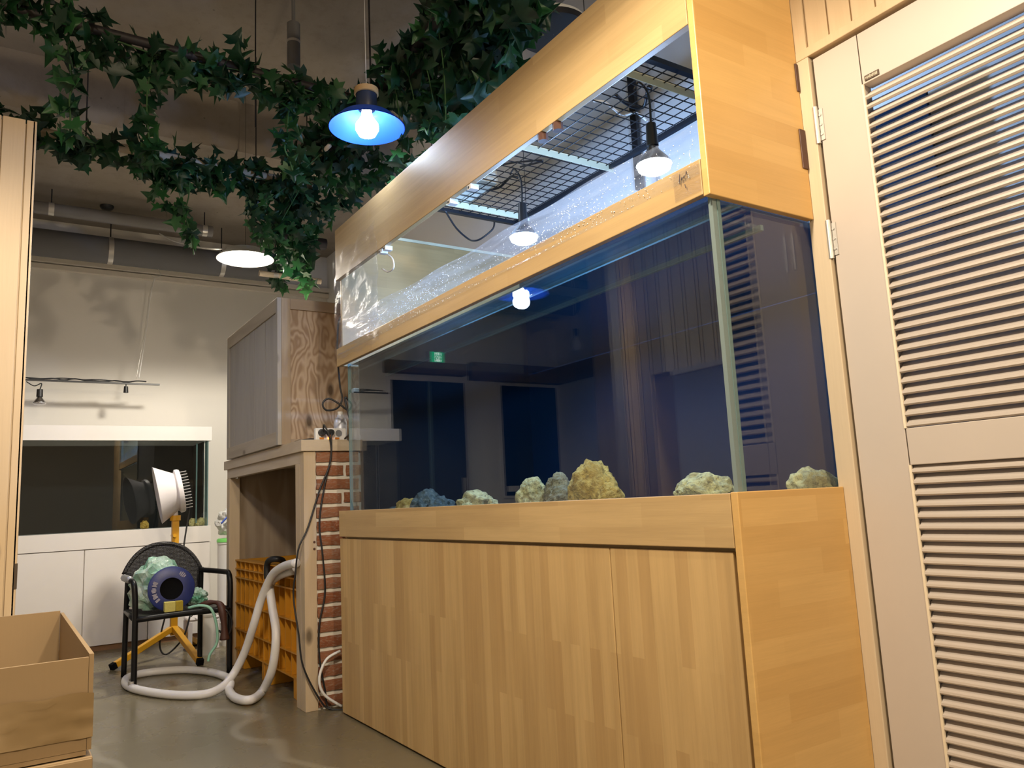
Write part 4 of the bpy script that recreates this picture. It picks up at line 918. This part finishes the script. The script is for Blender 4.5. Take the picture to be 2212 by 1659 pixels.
pendant('pendant_lamp', 'lit blue shaded pendant high above the plank partition, mirrored by the tank corner', (-3.2, -.86, 2.68), 'blue', P_BLUE, (.72, .86, 1), .19, sfx='_offscreen')
hb = thing('bare_bulb', 'unlit frosted bulb on a thin cord behind the plank partition', 'bulb', (-5.0, -1.24, 2.2))
MB().cyl((-5.0, -1.24, 2.32), (-5.0, -1.24, 3.70), .002, n=6).build('cord', MT['white_pl'], hb); MB().cyl((-5.0, -1.24, 2.26), (-5.0, -1.24, 2.32), .02, n=12).build('socket', MT['black'], hb)
MB().lathe([(.016, .06), (.02, .045), (.05, -.01), (.045, -.045), (.02, -.064), (.001, -.066)], (-5.0, -1.24, 2.2), n=20).build('bulb', MT['bulb_off'], hb, True)
cable('cable', [at(345, 505, x=-6.2), at(370, 518, x=-5.8), at(410, 530, x=-5.3), at(450, 537, x=-4.8), at(482, 538, x=-4.95)], .005, MT['white_pl'], 'white cable running to the white pendant lamp')

# ================================================================ pipes, ducts
def pipe(name, lab, p0, p1, r, mat, straps=(), cat='pipe', n=20):
    t = thing(name, lab, cat, p0); MB().cyl(p0, p1, r, n=n).build('tube', mat, t, True, auto=True)
    p0, p1 = Vector(p0), Vector(p1); d = (p1 - p0).normalized()
    for s in straps:
        q = p0 + d * s; MB().cyl(q - d * .018, q + d * .018, r * 1.03, n=n).build('strap', MT['strap'], t, True, auto=True)
        MB().cyl(q + Vector((0, 0, r)), (q.x, q.y, 3.34 if q.x < -5.09 else 3.70), .005, n=6).build('hanger_rod', MT['black_metal'], t)
    return t
pipe('air_duct', 'thick grey duct along the top of the left wall', (-6.6, -2.5, 3.02), (-6.6, 1.95, 3.02), .105, MT['grey_lag'], (3.14, 3.98, 2.2, 1.2), 'duct', 28)
pipe('ceiling_pipe', 'slim grey pipe under the ceiling in front of the duct', (-6.3, -2.5, 3.185), (-6.3, 1.34, 3.185), .046, MT['grey_pipe'], (2.72, 3.78, 1.2))
pipe('air_duct', 'wide grey duct crossing high beside the ivy mass', (-2.60, -2.5, 3.145), (-2.60, 1.56, 3.145), .067, MT['grey_pipe'], (3.6, 1.5), 'duct')
pipe('branch_pole', 'pale birch pole carrying the lower ivy garland', (-4.40, -.5, 2.915), (-4.40, 1.62, 2.885), .024, MT['birch'])
pipe('branch_pole', 'dark pole carrying the upper ivy garland', (-3.35, -.5, 2.93), (-3.35, 1.45, 2.91), .020, MT['darkpole'])
pipe('branch_pole', 'black pole running lengthwise through the thick ivy mass', (-4.55, 1.46, 2.93), (-1.6, 1.46, 2.93), .030, MT['darkpole'], (1.2, 2.1))
pipe('branch_pole', 'second black pole beside the thick ivy mass', (-4.3, 1.60, 2.97), (-1.7, 1.60, 2.97), .024, MT['darkpole'])
a = at(560, 590, x=-5.6); b_ = at(693, 600, x=-5.6); pipe('branch_pole', 'pale birch pole end below the hanging ivy near the wall corner', a, (a.x, b_.y, a.z - .01), .022, MT['birch'], (.12,))
a = at(660, 522, x=-5.3); pipe('branch_pole', 'dark charred log end poking out of the ivy', (a.x, a.y - .3, a.z), (a.x, at(703, 530, x=-5.3).y, a.z), .042, MT['darkpole'], (.2,))
a = at(673, 352, y=1.40); b_ = at(712, 314, y=1.40); tag(MB().cyl(a, b_, .012, n=12).build('branch_pole', MT['birch'], None, True, origin=a), 'short pale stick sticking out of the ivy below the blue lamp', 'pole')
vp = thing('sprinkler_drop', 'grey lagged vertical pipe hanging over the upper ivy garland', 'pipe', at(636, 150, x=-3.75))
p = at(634, 52, x=-3.75); q = at(636, 145, x=-3.75)
MB().cyl(p, (p.x, p.y, q.z), .034, n=18).build('lagging', MT['grey_lag'], vp, True, auto=True); MB().cyl((p.x, p.y, p.z), (p.x, p.y, 3.70), .010, n=8).build('rod', MT['grey_lag'], vp)
m_ = (p.z + q.z) / 2 + .01; MB().cyl((p.x, p.y, m_), (p.x, p.y, m_ + .014), .0355, n=18).build('joint_band', MT['strap'], vp)
for px, py, X, z0, lab_ in ((552, 5, -3.9, 2.93, 'thin black rod rising from the upper ivy garland beside the sprinkler pipe'), (190, 110, -4.5, 2.95, 'thin black rod behind the ivy strand nearest the plank partition'),
        (553, 195, -4.5, 2.95, 'thin black rod in front of the dark beam face left of the hanging strand'), (663, 225, -4.7, 2.95, 'thin black rod near the ivy knot, first of a close pair'), (702, 235, -4.7, 2.95, 'thin black rod near the ivy knot, next to the blue lamp')):
    p = at(px, py + 60, x=X); tag(MB().cyl((p.x, p.y, z0), (p.x, p.y, 3.70), .004, n=6).build('hanger_rod', MT['black_metal'], None, origin=(p.x, p.y, z0)), lab_, 'rod', 'threaded rods under the ceiling')
p = at(231, 445, z=3.34); sd_ = MB().lathe([(.001, -.03), (.035, -.03), (.05, -.012), (.05, 0)], (p.x, p.y, 3.34), n=20); tag(sd_.build('smoke_detector', MT['black'], None, True, origin=(p.x, p.y, 3.31)), 'small dark round detector on the ceiling', 'detector')
rl = thing('ring_lamp', 'white dome with black rim high behind the canopy board', 'lamp', at(1195, 62, y=2.0)); c_ = at(1195, 62, y=2.0)
MB().lathe([(.001, .07), (.10, .06), (.15, .02), (.155, .0)], c_, n=32).build('dome', MT['white_shade'], rl, True); MB().lathe([(.156, .004), (.160, .0), (.160, -.028), (.14, -.03), (.001, -.03)], c_, n=32).build('rim', MT['black'], rl, True, auto=True)
MB().cyl(c_ + Vector((0, 0, .068)), (c_.x, c_.y, 3.70), .004, n=6).build('stem', MT['black'], rl)

# ================================================================ ivy
half = [(0, .02), (.17, -.15), (.46, -.16), (.36, .10), (.66, .30), (.27, .40), (0, 1.0)]
def leafmesh(mat, fold, droop, wide):
    m = MB(); pts = [(x * wide, y) for x, y in half]; mid = [(0, .02), (0, .22), (0, .5), (0, 1.0)]
    Z = lambda x, y: fold * abs(x) - droop * y * y - .06 * math.sin(abs(x) * 5)
    vs = [(x, y, Z(x, y)) for x, y in mid]
    for s in (1, -1): vs += [(s * x, y, Z(x, y)) for x, y in pts[1:-1]]
    fs = []
    for k, s in ((4, 1), (9, -1)):
        f = [(0, k, 1), (k, k + 1, 1), (k + 1, k + 2, 1), (k + 2, k + 3, 1), (k + 3, 2, 1), (k + 3, k + 4, 2), (k + 4, 3, 2)]
        fs += f if s > 0 else [t[::-1] for t in f]
    me = bpy.data.meshes.new('leaf'); me.from_pydata([Vector(v) for v in vs], [], fs); me.update()
    for p in me.polygons: p.use_smooth = True
    me.materials.append(mat); return me
LM = [leafmesh(LEAF[i % 4], f, d_, w_) for i, (f, d_, w_) in enumerate(((.25, .15, 1.0), (-.2, .3, .95), (.35, .25, 1.05), (.1, .1, .9), (-.3, .2, 1.0), (.3, .4, .85), (.15, .2, 1.1), (.2, .1, .9)))]
LW = [4, 4, 5, 1, 3, 3, 4, 1]
def put_leaf(root, p, out, size, rnd, light=False):
    tip = (out * .7 + Vector((rnd.gauss(0, .6), rnd.gauss(0, .6), rnd.gauss(-.45, .5)))).normalized()
    nrm = Vector((rnd.gauss(.6, .6), rnd.gauss(-.5, .6), rnd.gauss(-.35, .55)))
    nrm = (nrm - tip * nrm.dot(tip)); nrm = nrm.normalized() if nrm.length > .05 else tip.orthogonal().normalized()
    xx = tip.cross(nrm).normalized(); q = Matrix((xx, tip, nrm)).transposed().to_quaternion()
    s = size * rnd.uniform(.72, 1.2); me = LM[3 + 4 * rnd.randint(0, 1)] if light else rnd.choices(LM, LW)[0]
    inst('leaf', me, root, p, q, (s, s, s))
def vine(name, lab, pts, n, rad, size, seed, group, jit=None, sm=6, light=0.0, taper=False):
    pts = [Vector(p) for p in pts]; t = thing(name, lab, 'ivy', pts[0], group); rnd = random.Random(seed)
    path = spline(pts, sm) if len(pts) > 2 else [pts[0].lerp(pts[1], i / 12) for i in range(13)]
    MB().tube(path, .004, 5, 1).build('stem', MT['stem'], t, True)
    for i in range(n):
        f = rnd.random() * (len(path) - 1.001); k = int(f); p = path[k].lerp(path[k+1], f - k); g_ = f / (len(path) - 1)
        o = Vector((rnd.gauss(0, 1), rnd.gauss(0, 1), rnd.gauss(-.25, 1))).normalized(); rr_ = rad * rnd.random() ** .7 * ((1 - .5 * g_) if taper else 1)
        put_leaf(t, p + o * rr_, o, size * ((1 - .15 * g_) if taper else 1), rnd, rnd.random() < light)
    return t
vine('ivy_garland', 'long dark ivy garland on the pole nearest the grey sprinkler pipe', [(-3.36, -.28, 2.93), (-3.34, .1, 2.92), (-3.37, .5, 2.89), (-3.34, .85, 2.90), (-3.35, 1.24, 2.88)], 290, .12, .084, 1, 'ivy garlands')
vine('ivy_garland', 'long ivy garland on the pale pole above the white aquarium', [(-4.42, -.15, 2.94), (-4.39, .25, 2.90), (-4.41, .7, 2.87), (-4.39, 1.05, 2.87), (-4.40, 1.45, 2.86)], 300, .125, .088, 2, 'ivy garlands')
vine('ivy_garland', 'ivy garland wound on the black pole between the blue lamp and canopy', [(-4.2, 1.46, 2.93), (-3.6, 1.47, 2.92), (-3.0, 1.45, 2.93), (-2.5, 1.47, 2.92), (-2.0, 1.47, 2.92)], 290, .12, .085, 3, 'ivy garlands')
def cluster(name, lab, poly, y0, dy, n, size, seed, stems=6, light=.03, ax='y'):
    rnd = random.Random(seed); xs_ = [p[0] for p in poly]; ys_ = [p[1] for p in poly]
    def inside(x, y):
        r = False
        for i in range(len(poly)):
            (x1, y1), (x2, y2) = poly[i - 1], poly[i]
            if (y1 > y) != (y2 > y) and x < (x2 - x1) * (y - y1) / (y2 - y1) + x1: r = not r
        return r
    c0 = at(sum(xs_) / len(xs_), sum(ys_) / len(ys_), **{ax: y0}); t = thing(name, lab, 'ivy', c0, 'ivy clumps'); k = 0; P_ = []
    while k < n:
        x, y = rnd.uniform(min(xs_), max(xs_)), rnd.uniform(min(ys_), max(ys_))
        if not inside(x, y): continue
        p = at(x, y, **{ax: y0 + rnd.uniform(-dy, dy)}); P_.append(p); k += 1
        put_leaf(t, p, Vector((rnd.gauss(0, .6), rnd.gauss(0, .6), rnd.gauss(-.5, .5))).normalized(), size, rnd, rnd.random() < light)
    P_.sort(key=lambda v: v.x)
    for i in range(stems):
        s = P_[int((i + .5) * len(P_) / stems)]; MB().tube([(s.x, 1.46, 2.93), (s.x + .02, (s.y + 1.46) / 2, (s.z + 2.93) / 2), s], .003, 5, 4).build('stem', MT['stem'], t, True)
    return t
cluster('ivy_clump', 'largest ivy mass hanging above the canopy board beside the blue lamp', [(845, 130), (910, 60), (950, -30), (1150, -30), (1180, 15), (1135, 90), (1120, 200), (1040, 250), (960, 300), (900, 250), (850, 190)], 1.66, .14, 300, .115, 11, 9)
cluster('ivy_clump', 'ivy trailing from the big mass down to the canopy board', [(870, 300), (905, 230), (1000, 250), (960, 300), (915, 350), (870, 390), (850, 385)], 1.50, .05, 46, .085, 12, 4, .35)
cluster('ivy_clump', 'ivy knot between the blue lamp and the lower garland', [(640, 300), (720, 225), (800, 190), (800, 300), (860, 330), (850, 390), (740, 400), (650, 390), (600, 350)], -4.05, .20, 200, .090, 13, 6, .03, 'x')
cluster('ivy_clump', 'bushy ivy hanging beside the white pendant lamp', [(540, 400), (620, 385), (800, 390), (790, 420), (730, 460), (700, 500), (670, 540), (680, 600), (640, 605), (600, 560), (530, 490), (535, 440)], -4.40, .16, 300, .076, 14, 8, .12, 'x')
S = 'ivy strands hanging from the garlands'
def strand(lab, px, X, n, seed, light=.1, size=.075): vine('ivy_strand', lab, [at(a, b__, x=X) for a, b__ in px], n, .05, size, seed, S, light=light)
strand('thin ivy strand joining both garlands nearest the plank partition', [(148, 95), (152, 150), (158, 175), (150, 215), (152, 255), (150, 300)], -3.36, 30, 21, .25)
strand('ivy strand joining both garlands midway along', [(335, 100), (325, 150), (318, 200), (318, 250), (322, 300), (325, 330)], -3.38, 40, 22, .15)
strand('ivy strand hanging from the upper garland end by the sprinkler pipe', [(630, 170), (625, 210), (622, 250), (620, 290), (615, 320), (625, 345), (632, 368)], -3.35, 40, 23, .15)
strand('short ivy strand under the lower garland', [(350, 370), (352, 400), (350, 425), (360, 445)], -4.40, 14, 24, .2)
strand('lone ivy strand hanging before the grey pipe', [(410, 380), (408, 420), (400, 460), (408, 490), (415, 520), (418, 550)], -4.40, 26, 25, .45)
strand('ivy strand hanging lowest near the wall corner', [(640, 500), (645, 540), (655, 570), (660, 600), (668, 612)], -4.46, 30, 26, .35)
strand('ivy strand over the pale pole end near the wall corner', [(590, 560), (605, 590), (612, 612), (618, 620)], -5.60, 18, 27, .2)
